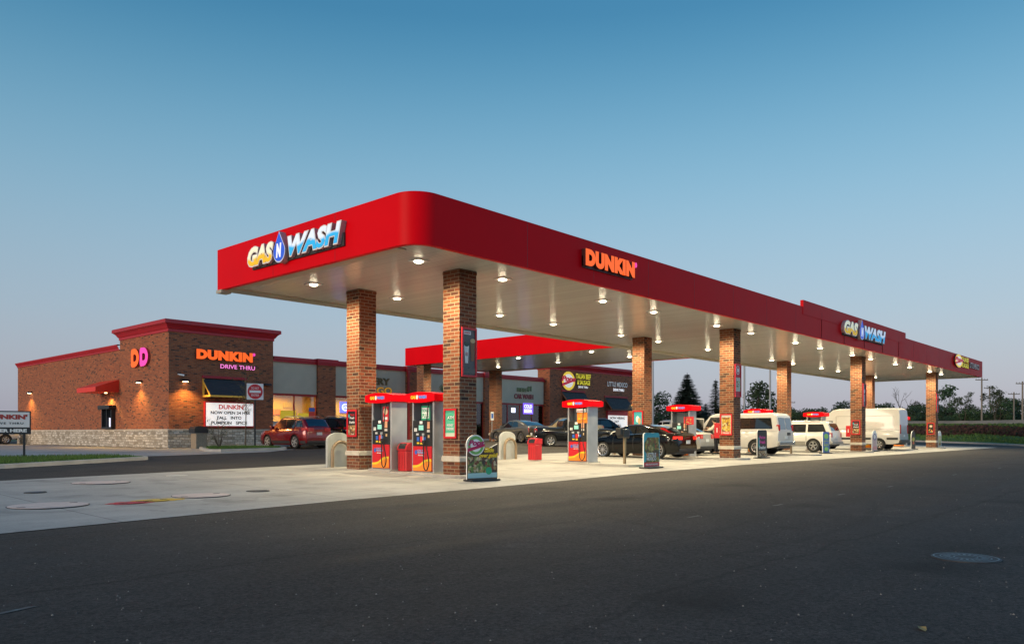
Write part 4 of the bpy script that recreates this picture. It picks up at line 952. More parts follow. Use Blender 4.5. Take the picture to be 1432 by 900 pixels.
# arched guards
def guard(label, x, y):
    t = thing('arched_guard', label, 'barrier', (x, y, gz(x, y)), 0, 'arched guards at the island ends'); P = [(-.45, 0), (-.45, .88)]
    P += [(-.45 + .45 - .45 * math.cos(R(a)), .88 + .26 * math.sin(R(a))) for a in range(15, 180, 15)] + [(.45, .88), (.45, 0)]
    mb = MB(); mb.prism(P, 'y', .06, .16, M((.42, .43, .41), .6, var=.1)); mb.build('panel', t)
    Q = [(-.34, 0, 0), (-.34, 0, .5)] + [(-.34 * math.cos(R(a)), 0, .5 + .34 * math.sin(R(a))) for a in range(15, 180, 15)] + [(.34, 0, .5), (.34, 0, 0)]
    mb = MB(); mb.tube([(-q[0] if False else q[0], q[1] - .06, q[2]) for q in Q], .055, M((.26, .19, .12), .5, metal=.3, var=.2), 10); mb.build('hoop', t)
guard('arched guard with bronze hoop half hidden behind the left column', 15.3, 21.4)
guard('arched guard with bronze hoop between the posters and the red bin', 23.6, 21.4)
guard('arched guard behind the black sedan at the third island', 31.7, 21.6)

# red bins
def bin_(label, x, y, rz=R(-90)):
    t = thing('trash_can', label, 'trash can', (x, y, gz(x, y) + .04), rz, 'red litter bins on the pump islands'); RB = M((.5, .015, .02), .4, var=.08)
    w = .2
    mb = MB(); mb.box(-w, w, -w, w, 0, .62, RB, .03); mb.build('body', t)
    for s_ in (-.12, 0, .12): mb = MB(); mb.box(s_ - .012, s_ + .012, -w - .008, -w, .06, .56, M((.36, .01, .015), .5)); mb.build('rib', t)
    w = .21
    mb = MB(); P = [(-w, .625), (-w, .66)] + [(-w + w * (1 - math.cos(R(a))), .66 + .2 * math.sin(R(a))) for a in range(10, 95, 10)] + [(w, .84), (w, .625)]
    mb.prism(P, 'x', -w - .002, w + .002, RB); l = mb.build('lid', t)
    mb = MB(); mb.prism([(-w - .008, .67), (-w + .01, .76), (-w + .06, .83), (-w + .08, .81), (-w + .03, .75), (-w + .005, .67)], 'x', -.15, .15, BLACK); mb.build('opening', l)
bin_('red trash can between the two near fuel pumps', 15.37, 18.1)
bin_('red trash can left of the lone middle pump', 23.45, 19.9)
def cabinet(label, x, y):
    t = thing('extinguisher_cabinet', label, 'cabinet', (x, y, gz(x, y) + .92), 0, 'red cabinets behind the brick columns'); RB = M((.55, .012, .02), .35)
    mb = MB(); mb.box(.0, .34, .002, .26, 0, .66, RB, .015); mb.build('body', t); mb = MB(); mb.box(.04, .30, .262, .272, .05, .61, RB); mb.build('door', t); mb = MB(); mb.box(-.006, -.001, .1, .14, .25, .45, WHT); mb.build('decal', t)
cabinet('red cabinet behind the column with the yellow fries poster', 31.4, 16.06)
cabinet('red cabinet behind the column in front of the high-roof van', 47.9, 16.06)
# brown bin at the tower
t = thing('trash_can', 'tan trash can with black domed lid at the tower corner', 'trash can', (20.3, 41.4, gz(20.3, 41.4))); 
mb = MB(); mb.box(-.32, .32, -.32, .32, 0, .85, M((.28, .22, .15), .8, var=.2, scale=20, bump=.3), .02); mb.build('body', t)
mb = MB(); mb.prism([(-.42, .86), (-.42, 1.1), (-.3, 1.22), (.3, 1.22), (.38, 1.0), (.34, .86)], 'y', -.35, .35, BLACK); mb.build('lid', t)

# bollard posts
BZ = M((.30, .21, .12), .5, metal=.2, var=.15)
def post(label, x, y, box=True):
    t = thing('intercom_post' if box else 'bollard', label, 'post', (x, y, gz(x, y)), 0, 'bronze posts at the island ends')
    mb = MB(); mb.cyl((0, 0, 0), (0, 0, 1.12), .055, .055, BZ, 14); mb.cyl((0, 0, 0), (0, 0, .02), .13, .13, BZ, 16); mb.build('pole', t)
    if box:
        mb = MB(); mb.box(-.28, .1, -.16, .16, 1.0, 1.32, BLACK, .04); mb.box(-.42, -.27, -.12, .12, 1.1, 1.36, BLACK, .03); mb.build('dispenser_box', t)
post('bronze post with black dispenser box in front of the black sedan', 23.55, 15.75)
post('slim bronze post between the passenger van and white sport utility vehicle', 40.0, 16.4, False)

# ---------------------------------------------------------------- pavement signs
def aboard(label, x, y, els, w=1.0, h=1.15, col=WHT, rz=0, topr=.25):
    t = thing('pavement_sign', label, 'sign', (x, y, gz(x, y) + .01), rz, 'advertising boards along the edge of the concrete')
    P = [(-w / 2, .05), (-w / 2, h - topr)] + [(-w / 2 + topr * (1 - math.cos(R(a))), h - topr + topr * math.sin(R(a))) for a in range(15, 91, 15)] + [(w / 2 - topr * (1 - math.cos(R(a))), h - topr + topr * math.sin(R(a))) for a in range(90, 0, -15)] + [(w / 2, h - topr), (w / 2, .05)]
    mb = MB(); mb.prism(P, 'y', -.02, .02, WHT, mcap=col); mb.build('board', t)
    mb = MB(); mb.box(-w / 2 + .02, w / 2 - .02, -.2, .2, -.0, .05, BLACK, .02); mb.build('base', t)
    sign_elems(t, els, -.02); return t
FM = M((.10, .055, .03), .6, var=.6, scale=9)
els = [('picture', 'rect', FM, -.47, .08, .94, .74), ('picture', 'rect', F_SUB, -.46, .21, .92, .42), ('picture', 'rect', C(.35, .55, .55), -.47, .08, .94, .13), ('picture', 'ell', GRN, .1, .16, .2, .2)] + [
    ('picture', 'ell', C(.8, .8, .75), -.5, .66, .56, .54), ('picture', 'ell', C(.16, .4, .1), -.47, .69, .50, .48), ('picture', 'ell', WHT, -.39, .76, .34, .33), ('picture', 'poly', C(.5, .01, .08), 0, 0, 0, 0, [(-.48, .76), (.06, .90), (.06, .97), (-.48, .85)]), ('lettering', 'text', C(.45, .01, .12), -.46, .88, .5, .19, 'Pops', .05, .3),
    ('lettering', 'text', YEL, .04, .74, .32, .13, 'Slide', .05, .3), ('lettering', 'text', YEL, -.12, .58, .6, .14, 'over gold!', .05, .3)]
t = thing('pavement_sign', 'food board with oval Pops emblem standing before the nearest brick column', 'sign', (14.6, 14.2, gz(14.6, 14.2) + .01), R(-10), 'advertising boards along the edge of the concrete')
Q = [(-.49, .05), (-.49, .72)] + [(-.22 + .285 * math.cos(R(a_)), .93 + .275 * math.sin(R(a_))) for a_ in range(205, -46, -14)] + [(.3, .88), (.49, .96), (.49, .05)]
mb = MB(); mb.prism(Q, 'y', -.02, .02, WHT, mcap=FM); mb.build('board', t); mb = MB(); mb.box(-.47, .47, -.2, .2, 0, .05, BLACK, .02); mb.build('base', t); sign_elems(t, els, -.02)
els = [('picture', 'rect', F_TACO, -.46, .2, .92, .85), ('picture', 'poly', TEAL, 0, 0, 0, 0, [(-.47, .85), (-.2, 1.12), (-.4, 1.12), (-.47, 1.05)]), ('picture', 'poly', TEAL, 0, 0, 0, 0, [(-.46, .22), (-.36, .22), (-.36, .5), (-.46, .6)])] + [('picture', 'rect', RDD, -.48, .06, .96, .14), ('lettering', 'text', WHT, -.4, .1, .8, .06, 'STEAK TACOS GUACAMOLE'), ('lettering', 'text', WHT, -.34, .4, .6, .12, 'LITTLE'), ('lettering', 'text', WHT, -.34, .26, .6, .12, 'MEXICO')]
aboard('green and gold taco board with red base strip before the black sedan', 23.0, 14.3, els, h=1.2, col=TEAL, topr=.1)
els = [('picture', 'rect', BLK, -.45, .3, .9, .82), ('picture', 'rect', F_BRK, -.44, .08, .88, .26)] + [('lettering', 'text', PINK, -.3, .88, .6, .16, 'Mexican', .03), ('lettering', 'text', PINK, -.3, .66, .6, .16, 'Fresh', .04), ('lettering', 'text', WHT, -.36, .42, .7, .15, 'Breakfast', .02, .3), ('picture', 'rect', TEAL, -.42, .5, .1, .45)]
aboard('black board with pink lettering right of the second street-side column', 34.0, 15.3, els, h=1.28, col=BLK, topr=.12)
els = [('picture', 'rect', C(.05, .15, .4), -.45, .08, .9, .95), ('picture', 'ell', LGRN, -.3, .8, .6, .3), ('picture', 'rect', C(.3, .4, .15), -.35, .42, .7, .3), ('lettering', 'text', BLU, -.3, .5, .6, .18, 'OPEN', .05), ('picture', 'ell', LGRN, -.3, .12, .6, .24)]
aboard('narrow blue and green board behind the white sport utility vehicle', 43.8, 16.0, els, h=1.2, col=BLU, topr=.1)
els = [('picture', 'rect', C(.55, .4, .4), -.42, .08, .84, .9), ('picture', 'ell', C(.1, .1, .3), -.3, .7, .6, .4), ('picture', 'ell', WHT, -.2, .76, .4, .28), ('picture', 'rect', C(.7, .3, .3), -.4, .08, .8, .25)]
aboard('pinkish round-top board beside the third street-side column', 50.8, 15.6, els, h=1.3, topr=.45, w=.95)
els = [('picture', 'rect', BLK, -.45, .3, .9, .7), ('picture', 'ell', C(.6, .5, .1), -.3, .55, .6, .3), ('picture', 'ell', C(.6, .1, .05), -.2, .35, .4, .2)]
aboard('dark board with yellow print beside the farthest fuel pump', 58.8, 15.5, els, h=1.3, col=BLK, topr=.45)
els = [('picture', 'rect', C(.45, .4, .2), -.4, .1, .8, .8), ('picture', 'ell', C(.6, .55, .3), -.25, .5, .5, .4), ('picture', 'rect', BRN, -.3, .2, .6, .15)]
aboard('pale green and tan board right of the farthest column', 67.9, 16.0, els, h=1.3, topr=.45)

# entrance yard sign
t = thing('entrance_sign', "DUNKIN' DRIVE THRU ENTER HERE sign on black posts in the grass", 'sign', (8.75, 30.6, gz(8.75, 30.6) - .06), R(-18))
mb = MB(); mb.box(-1.3, .2, -.06, .06, .98, 1.78, BLACK, .01); mb.build('frame', t)
mb = MB(); mb.box(-1.26, .16, -.068, -.06, 1.22, 1.74, M((.62, .62, .62), .4, emit=.05)); mb.build('face_panel', t)
mb = MB(); textmb(mb, "DUNKIN'", -1.1, 1.49, 1.2, .17, M((.35, .03, .02), .4), y=-.07, depth=.004, offset=.06); textmb(mb, 'DRIVE THRU', -.98, 1.32, .96, .07, BLACK, y=-.07, depth=.004, offset=.03, spacing=1.3)
textmb(mb, 'ENTER HERE', -1.1, 1.05, 1.18, .11, WHT, y=-.061, depth=.006, offset=.05); mb.build('lettering', t)
for x in (-1.1, 0): mb = MB(); mb.box(x - .035, x + .035, -.035, .035, 0, .98, BLACK); mb.build('post', t)
# do not enter
t = thing('do_not_enter_sign', 'square white sign with red DO NOT ENTER disc on a black post', 'road sign', (22.0, 38.5, gz(22, 38.5) + .1), R(-15))
mb = MB(); mb.box(-.04, .04, -.03, .03, 0, 3.2, BLACK); mb.build('post', t); mb = MB(); mb.box(-.44, .44, -.05, -.032, 2.55, 3.42, WHITE, .004); pl = mb.build('plate', t)
mb = MB(); mb.prism(ell(.8, .8, 32, 0, 2.985), 'y', -.056, -.051, RDD); mb.build('disc', pl)
mb = MB(); mb.box(-.3, .3, -.062, -.057, 2.92, 3.05, WHT); textmb(mb, 'DO NOT', -.2, 3.11, .4, .12, WHT, y=-.057, depth=.004, offset=.0); textmb(mb, 'ENTER', -.2, 2.73, .4, .12, WHT, y=-.057, depth=.004, offset=.0); mb.build('lettering', pl)

# lids in the pavement
LIDP = M((.55, .45, .41), .6, var=.2, scale=4, bump=.2)
def lid(label, x, y, r, mat, rim=DARK, nm='tank_lid', dz=.012):
    z = gz(x, y) + dz; t = thing(nm, label, 'cover', (x, y, z)); mb = MB(); mb.cyl((0, 0, -.02), (0, 0, .004), r, r, rim, 40); mb.build('rim', t)
    mb = MB(); mb.cyl((0, 0, -.01), (0, 0, .008), r * .975, r * .975, mat, 40); c = mb.build('cover', t)
    for a in (0.4, 3.5):
        mb = MB(); mb.box(r * .8 * math.cos(a) - .06, r * .8 * math.cos(a) + .06, r * .8 * math.sin(a) - .03, r * .8 * math.sin(a) + .03, .009, .012, DARK); mb.build('lift_slot', c)
    return t
lid('largest pinkish round tank lid near the left edge of the pad', 4.6, 14.8, .62, LIDP)
lid('pinkish round tank lid farther back at the left of the pad', 7.1, 19.3, .62, LIDP)
lid('pinkish round tank lid right of the yellow painted cover', 7.35, 14.9, .55, LIDP)
lid('small dark round lid toward the near pumps', 8.7, 15.1, .24, DARK)
lid('small dark lid at the left picture edge', 5.2, 17.5, .2, DARK)
lid('small red painted fill cover on the concrete', 5.8, 14.35, .22, M((.45, .01, .015), .5, var=.2), DARK)
lid('small yellow painted fill cover beside the red one', 6.3, 14.5, .22, M((.6, .38, .01), .5, var=.2), DARK)
mb = MB(); mb.box(9.2, 9.7, 20.4, 20.6, .04, .075, OFFW); tag(mb.build('access_plate'), 'small pale rectangular plate at the back of the pad', 'cover')
# paint splashed round the fill covers
def splat(label, x, y, r, m, seed):
    rnd = random.Random(seed); P = []
    for i in range(36): a = 2 * math.pi * i / 36; k = r * rnd.uniform(.85, 1.12); P.append((x + 1.25 * k * math.cos(a), y + .8 * k * math.sin(a)))
    s_ = sheet('paint_patch', P, .0125, m, 5, kind=None); tag(s_, label, 'paint marking')
splat('red paint patch around the red fill cover', 5.8, 14.35, .33, M((.45, .01, .015), .6, var=.3), 1); splat('yellow paint patch around the yellow fill cover', 6.35, 14.52, .36, M((.6, .38, .01), .6, var=.3), 2)
# street manhole
t = thing('manhole_cover', 'round ribbed metal manhole cover in the asphalt', 'cover', (9.1, 1.9, gz(9.1, 1.9) + .006))
IR = M((.15, .18, .20), .5, metal=.5, var=.3)
mb = MB(); mb.cyl((0, 0, -.02), (0, 0, .002), .32, .32, DARK, 40); mb.build('frame', t)
mb = MB()
def ring(mb, r0, r1, z, m, n=40):
    vs = [(r0 * math.cos(2 * math.pi * i / n), r0 * math.sin(2 * math.pi * i / n), z) for i in range(n)] + [(r1 * math.cos(2 * math.pi * i / n), r1 * math.sin(2 * math.pi * i / n), z) for i in range(n)]
    mb.faces(vs, [(i, (i + 1) % n, n + (i + 1) % n, n + i) for i in range(n)], m)
for a, b in ((.285, .302), (.225, .238), (.10, .115)): ring(mb, a, b, .008, IR)
for i in range(22):
    a = 2 * math.pi * i / 22; c, s_ = math.cos(a), math.sin(a); mb.quad((.14 * c - .012 * s_, .14 * s_ + .012 * c, .0085), (.14 * c + .012 * s_, .14 * s_ - .012 * c, .0085), (.21 * c + .012 * s_, .21 * s_ - .012 * c, .0085), (.21 * c - .012 * s_, .21 * s_ + .012 * c, .0085), IR)
mb.build('ribbed_lid', t)
rnd = random.Random(77); mb = MB(); GRS = [M((.16, .15, .14), .9), M((.09, .085, .08), .9), M((.24, .22, .19), .9)]
for i in range(900):
    d = 4 + 22 * rnd.random() ** 1.5; tt = rnd.uniform(-.68, .68); x = d * (.743 + .669 * tt); y = d * (.669 - .743 * tt)
    if y > 11.3: continue
    z = gz(x, y); r = rnd.uniform(.003, .009) * (1 + d * .03); a = rnd.uniform(0, 6.28); c, q = math.cos(a) * r, math.sin(a) * r
    mb.faces([(x - c, y - q, z), (x + q, y - c, z), (x + c, y + q, z), (x - q, y + c, z), (x, y, z + r)], [(0, 1, 4), (1, 2, 4), (2, 3, 4), (3, 0, 4)], rnd.choice(GRS))
o = mb.build('grit'); o['kind'] = 'stuff'; tag(o, 'loose grit scattered over the dark asphalt', 'grit')
# dead leaf
mb = MB(); mb.faces([(-.05, 0, 0), (-.02, .03, .012), (.02, .025, .02), (.06, 0, .005), (.02, -.03, .016), (-.02, -.02, .004)], [(0, 1, 2, 3, 4, 5)], M((.3, .22, .08), .8)); o = mb.build('fallen_leaf'); o.location = (5.6, 1.42, gz(5, 1) + .004); o.rotation_euler = (0, 0, .6); tag(o, 'dry curled leaf lying on the dark asphalt', 'leaf')
# worn paint ticks
WP = M((.075, .073, .07), .7, var=.5, scale=12)
for i, (px, py, L) in enumerate([(970, 721, .35), (1088, 705, .4), (1176, 691, .4), (1245, 681, .4), (1335, 666, .4), (1398, 657, .5)]):
    d = 1.28 * 1090 / (py - 605); tt = (px - 716) / 1090; x = d * (.743 + .669 * tt); y = d * (.669 - .743 * tt)
    s_ = sheet('worn_paint_mark', [(x - L / 2, y - .03), (x + L / 2, y - .03), (x + L / 2, y + .03), (x - L / 2, y + .03)], .004, WP, 5, kind=None)
    tag(s_, 'short faded paint tick on the dark asphalt', 'paint marking', 'faded paint ticks on the asphalt')
s_ = sheet('worn_paint_mark', [(1.35, 6.35), (1.42, 6.32), (1.95, 6.5), (1.9, 6.54)], .004, WP, 5, kind=None); tag(s_, 'long pale scrape on the asphalt at lower left', 'paint marking')
YP2 = M((.5, .3, .03), .7, var=.4, scale=8)
for a in (0, 1): 
    s_ = sheet('kerb_stripe', [(19.4 + a * .5, 37.2), (19.7 + a * .5, 37.2), (20.0 + a * .5, 38.6), (19.7 + a * .5, 38.6)] , .012, YP2, 5, kind=None); tag(s_, ('left' if a == 0 else 'right') + ' yellow painted stripe on the walk before the tower', 'paint marking', 'yellow stripes')

# ---------------------------------------------------------------- vehicles
def lerp_pts(P, x):
    if x <= P[0][0]: return P[0][1]
    for (a, za), (b, zb) in zip(P[:-1], P[1:]):
        if x <= b:
            f = (x - a) / max(1e-6, b - a); return za + (zb - za) * f
    return P[-1][1]
TYRE = RUBBER; RIMM = M((.55, .55, .56), .25, metal=.9); TAILR = M((.45, .005, .008), .2, coat=1, emit=.12); TAILL = M((.8, .02, .01), .3, emit=1.5, ecol=(1, .02, .01)); HEADL = M((.65, .68, .7), .12, metal=.4, coat=1)
PLATE = M((.6, .62, .62), .5); PLAST = M((.025, .025, .027), .55)
def vehicle(name, label, cat, loc, rotz, p):
    """local frame: +x is the front, z up"""
    t = thing(name, label, cat, loc, rotz); L, Wd = p['L'], p['W']; hl = L / 2; paint = p['paint']; r = p['r']; ax = p['axles']; top = p['top']; roof = p['roof']; base = p.get('base', .22)
    RA = r + .055
    def hw(x):
        e = p.get('round', .5); q = max(0, (abs(x) - (hl - e)) / e); return Wd / 2 * (1 - p.get('plan', .17) * q * q)
    def prof(f): return lerp_pts([(0, .93), (.2, .975), (.5, 1.0), (.72, .995), (.9, .955), (1, .90)], f)
    def zlow(x):
        z = base + .10 * max(0, (abs(x) - (hl - .35)) / .35)
        for a in ax:
            d = abs(x - a)
            if d < RA: z = max(z, r + math.sqrt(RA * RA - d * d))
        return z
    xs = set([-hl, -hl + .04, -hl + .12, -hl + .25, hl - .25, hl - .12, hl - .04, hl])
    x = -hl
    while x < hl: xs.add(round(x, 3)); x += .22
    for a in ax:
        for i in range(13): xs.add(a - RA * .9995 * math.cos(math.pi * i / 12))
        xs.add(a - RA - .001); xs.add(a + RA + .001)
    for q in top: xs.add(q[0])
    xs = sorted(v for v in xs if -hl <= v <= hl)
    def surf(x, z):
        zt = lerp_pts(top, x); f = (z - base) / max(.1, zt - base); return hw(x) * prof(clamp(f, 0, 1))
    mb = MB(); rows = []
    NR = 8
    for x in xs:
        zl = zlow(x); zt = lerp_pts(top, x); w = hw(x); side = []
        zl = min(zl, zt - .03)
        for j in range(NR):
            z = zl + (zt - zl) * j / (NR - 1); side.append((surf(x, z), z))
        w1 = side[-1][0]; cr = [(w1 * .93, zt + .015), (w1 * .6, zt + .04), (0, zt + .05)]
        ring = [(x, -a, b) for a, b in side] + [(x, -a, b) for a, b in cr] + [(x, a, b) for a, b in reversed(cr[:-1])] + [(x, a, b) for a, b in reversed(side)]
        rows.append(ring)
    k = len(rows[0]); vs = [v for r_ in rows for v in r_]
    mb.faces(vs, [(i * k + j, i * k + j + 1, (i + 1) * k + j + 1, (i + 1) * k + j) for i in range(len(rows) - 1) for j in range(k - 1)], paint, True)
    mb.faces(rows[0], [tuple(range(k))], paint); mb.faces(rows[-1], [tuple(range(k))], paint)
    mb.build('body', t, weld=True)
    # lower shell and wheel wells
    mb = MB(); mb.box(-hl + .12, hl - .12, -Wd * .40, Wd * .40, base - .04, base + .35, PLAST); mb.box(-hl + .5, hl - .5, -Wd * .30, Wd * .30, base + .3, min(q[1] for q in top[2:-2]) - .02, PLAST); mb.build('underbody', t)
    # greenhouse
    x0, x1 = roof[0][0], roof[-1][0]; tum = p.get('tum', .28); inset = p.get('inset', .06)
    gb = lambda x: hw(x) * .90 - inset + .04
    def zb(x): return lerp_pts(top, x)
    def gy(x, z): return max(.05, gb(x) - max(0, z - zb(x)) * tum)
    gx = sorted(set([q[0] for q in roof] + [x0 + (x1 - x0) * i / 20 for i in range(21)])); rows = []
    for x in gx:
        zr = max(lerp_pts(roof, x), zb(x) + .012); b = zb(x) - .03; h = zr - b
        sd_ = [(gy(x, b), b), (gy(x, b + h * .5), b + h * .5), (gy(x, zr - min(.07, h * .3)), zr - min(.07, h * .3)), (gy(x, zr) - min(.05, h * .2), zr - .012), (gy(x, zr) * .6, zr + .015), (0, zr + .02)]
        rows.append([(x, -a, z) for a, z in sd_] + [(x, a, z) for a, z in reversed(sd_[:-1])])
    k = len(rows[0]); vs = [v for r_ in rows for v in r_]; mb = MB()
    mb.faces(vs, [(i * k + j, i * k + j + 1, (i + 1) * k + j + 1, (i + 1) * k + j) for i in range(len(rows) - 1) for j in range(k - 1)], p.get('roofmat', paint), True)
    mb.faces(rows[0], [tuple(range(k))], paint); mb.faces(rows[-1], [tuple(range(k))], paint)
    mb.build('roof', t, weld=True)
    # side windows: quads (xb0,xb1,xt0,xt1,zb,zt)
    for (a0, a1, b0, b1, z0, z1) in p['win']:
        for s_ in (-1, 1):
            mb = MB(); n = 8; m_ = 4; vs = []
            for j in range(m_ + 1):
                g = j / m_
                for i in range(n + 1):
                    f = i / n; x = (a0 + (a1 - a0) * f) * (1 - g) + (b0 + (b1 - b0) * f) * g; z = z0 + (z1 - z0) * g
                    z = min(z, lerp_pts(roof, x) - .06); z = max(z, zb(x) + .0); vs.append((x, s_ * (gy(x, z) + .012), z))
            mb.faces(vs, [(j * (n + 1) + i, j * (n + 1) + i + 1, (j + 1) * (n + 1) + i + 1, (j + 1) * (n + 1) + i) for j in range(m_) for i in range(n)], CARGLASS, True)
            mb.build('side_window', t)
    def slab(xa, xb, nm, mat=CARGLASS, k=.86, lift=.014):
        mb = MB(); n = 6; m_ = 6; vs = []
        for j in range(m_ + 1):
            x = xa + (xb - xa) * j / m_; z = max(lerp_pts(roof, x), zb(x) + .02)
            e = .01; sl = (lerp_pts(roof, x + e) - lerp_pts(roof, x - e)) / (2 * e); nl = math.hypot(sl, 1)
            w = gy(x, z) * k
            for i in range(n + 1):
                f = -1 + 2 * i / n; vs.append((x - sl / nl * lift, w * f, z + lift / nl + .022 * (1 - abs(f)) ** .7))
        mb.faces(vs, [(j * (n + 1) + i, j * (n + 1) + i + 1, (j + 1) * (n + 1) + i + 1, (j + 1) * (n + 1) + i) for j in range(m_) for i in range(n)], mat, True)
        mb.build(nm, t)
    if 'wsh' in p: slab(*p['wsh'], 'windshield')
    if 'rear' in p: slab(*p['rear'], 'rear_window')
    if 'rearv' in p:     # upright rear glass: (zlow,zhigh,split)
        z0, z1, sp = p['rearv']; x = -hl
        ra = min(roof[0][0], -hl) ; 
        spans = [(-.86, -.04), (.04, .86)] if sp else [(-.86, .86)]
        for a, b in spans:
            mb = MB(); vs = []
            for z in (z0, z1):
                # rear wall x at z
                xr = None
                for (q0, q1) in zip(roof[:-1], roof[1:]):
                    if q0[1] <= z <= q1[1] and q1[1] > q0[1]: xr = q0[0] + (q1[0] - q0[0]) * (z - q0[1]) / (q1[1] - q0[1]); break
                if xr is None: xr = roof[0][0]
                for f in (a, b): vs.append((xr - .02, gy(xr + .05, z) * f, z))
            mb.faces(vs, [(0, 1, 3, 2)], CARGLASS); mb.build('rear_window', t)
    # wheels
    for a in ax:
        for s_ in (-1, 1):
            y1 = s_ * (Wd / 2 - .02); y0 = s_ * (Wd / 2 - .24); mb = MB(); mb.cyl((a, y0, r), (a, y1 - s_ * .02, r), r, r, TYRE, 28); mb.cyl((a, y1 - s_ * .02, r), (a, y1, r), r, r * .93, TYRE, 28, cap=False)
            mb.cyl((a, y1 - s_ * .001, r), (a, y1, r), r * .93, r * .93, TYRE, 28)
            wh = mb.build('wheel', t); mb = MB(); rr = r * p.get('rim', .7); n = 28
            yo = y1 + s_ * .004
            for (ra, rb) in ((rr * .88, rr),):
                vs = [(a + ra * math.cos(2 * math.pi * i / n), yo, r + ra * math.sin(2 * math.pi * i / n)) for i in range(n)] + [(a + rb * math.cos(2 * math.pi * i / n), yo + s_ * .006, r + rb * math.sin(2 * math.pi * i / n)) for i in range(n)]
                mb.faces(vs, [(i, (i + 1) % n, n + (i + 1) % n, n + i) for i in range(n)], p.get('rimmat', RIMM), True)
            mb.cyl((a, y1 + s_ * .002, r), (a, y1 + s_ * .015, r), rr * .22, rr * .18, p.get('rimmat', RIMM), 14)
            ns = p.get('spokes', 5)
            for i in range(ns):
                an = 2 * math.pi * i / ns + .3; c, s2 = math.cos(an), math.sin(an); ww = rr * (.20 if ns < 7 else .075)
                pts = [(a + rr * .15 * c - ww * .8 * s2, yo + s_ * .004, r + rr * .15 * s2 + ww * .8 * c), (a + rr * .92 * c - ww * .6 * s2, yo + s_ * .004, r + rr * .92 * s2 + ww * .6 * c), (a + rr * .92 * c + ww * .6 * s2, yo + s_ * .004, r + rr * .92 * s2 - ww * .6 * c), (a + rr * .15 * c + ww * .8 * s2, yo + s_ * .004, r + rr * .15 * s2 - ww * .8 * c)]
                mb.faces(pts, [(0, 1, 2, 3)], p.get('rimmat', RIMM))
            mb.build('rim', wh)
    # lamps
    tl = p['tail']; tm = TAILL if p.get('lit') else TAILR
    for s_ in (-1, 1):
        zc = (tl[0] + tl[1]) / 2; yo = surf(-hl + .12, zc) + .012; mb = MB()
        ya = s_ * (yo - tl[2]); yb = s_ * yo; x0_, x1_ = -hl - .012, -hl + tl[3]
        P = [(x0_, ya), (x0_, s_ * (surf(-hl, zc) + .012)), (-hl + .12, yb), (x1_, s_ * (surf(x1_, zc) + .012)), (x1_, s_ * (surf(x1_, zc) - .03)), (-hl + .1, ya)]
        if p.get('tailtop'):
            P = [(q[0] + tl[4], q[1]) for q in P]
        mb.prism(P, 'z', tl[0], tl[1], tm); mb.build('tail_lamp', t)
        hz = p['head']; zc = (hz[0] + hz[1]) / 2; P = [(hl + .012, s_ * (surf(hl, zc) - .35)), (hl + .012, s_ * (surf(hl, zc) - .03)), (hl - .12, s_ * (surf(hl - .12, zc) + .012)), (hl - .4, s_ * (surf(hl - .4, zc) + .012)), (hl - .4, s_ * (surf(hl - .4, zc) - .05)), (hl - .15, s_ * (surf(hl, zc) - .35))]
        mb = MB(); mb.prism(P, 'z', hz[0], hz[1], HEADL); mb.build('headlight', t)
    mb = MB(); mb.box(-hl - .022, -hl - .0, -.16, .16, p['plate'], p['plate'] + .15, PLATE); mb.build('license_plate', t)
    if p.get('bumper'):
        bm_ = p['bumper']; mb = MB(); mb.box(-hl - .10, -hl + .06, -Wd * .47, Wd * .47, bm_[0], bm_[1], bm_[2], .03); mb.build('rear_bumper', t)
        mb = MB(); mb.box(hl - .06, hl + .08, -Wd * .46, Wd * .46, bm_[0], bm_[1] + .02, bm_[2], .03); mb.build('front_bumper', t)
    else:
        mb = MB(); mb.box(-hl - .016, -hl + .05, -Wd * .40, Wd * .40, base + .08, base + .2, PLAST); mb.build('rear_valance', t)
    mb = MB(); gx_ = hl; mb.box(hl - .05, hl + .014, -Wd * .28, Wd * .28, p['head'][0] - .22, p['head'][1] - .05, PLAST); mb.build('grille', t)
    mx = p.get('mirror')
    if mx:
        for s_ in (-1, 1): mb = MB(); y = s_ * (hw(mx[0]) * .95); mb.box(mx[0] - .08, mx[0] + .08, min(y, y + s_ * .2), max(y, y + s_ * .2), mx[1], mx[1] + .16, p.get('mirmat', paint), .03); mb.build('mirror', t)
    # shut lines, sills, handles
    for s_ in (-1, 1):
        mb = MB()
        for x in p.get('doors', []):
            z0, z1 = base + .12, zb(x) - .02; vs = []
            for j in range(7):
                z = z0 + (z1 - z0) * j / 6; vs += [(x - .011, s_ * (surf(x, z) + .003), z), (x + .011, s_ * (surf(x, z) + .003), z)]
            mb.faces(vs, [(2 * j, 2 * j + 1, 2 * j + 3, 2 * j + 2) for j in range(6)], BLACK)
        if mb.bm.faces: mb.build('door_seam', t)
        else: mb.bm.free()
        for x in p.get('handles', []):
            mb = MB(); z = zb(x) - .13; y = surf(x, z) ; mb.box(x - .09, x + .09, min(s_ * y, s_ * (y + .03)), max(s_ * y, s_ * (y + .03)), z, z + .03, p.get('handmat', paint), .008); mb.build('door_handle', t)
    if p.get('cladding'):
        c0, c1 = p['cladding']; xs_ = [x for x in [-hl + .1 + (L - .2) * i / 60 for i in range(61)] if all(abs(x - a) > RA + .02 for a in ax)]
        for s_ in (-1, 1):
            mb = MB()
            for xa, xb in zip(xs_[:-1], xs_[1:]):
                if xb - xa > .2: continue
                mb.faces([(xa, s_ * (surf(xa, c0) + .012), c0), (xb, s_ * (surf(xb, c0) + .012), c0), (xb, s_ * (surf(xb, c1) + .012), c1), (xa, s_ * (surf(xa, c1) + .012), c1)], [(0, 1, 2, 3)], p.get('cladmat', PLAST))
            mb.build('side_cladding', t)
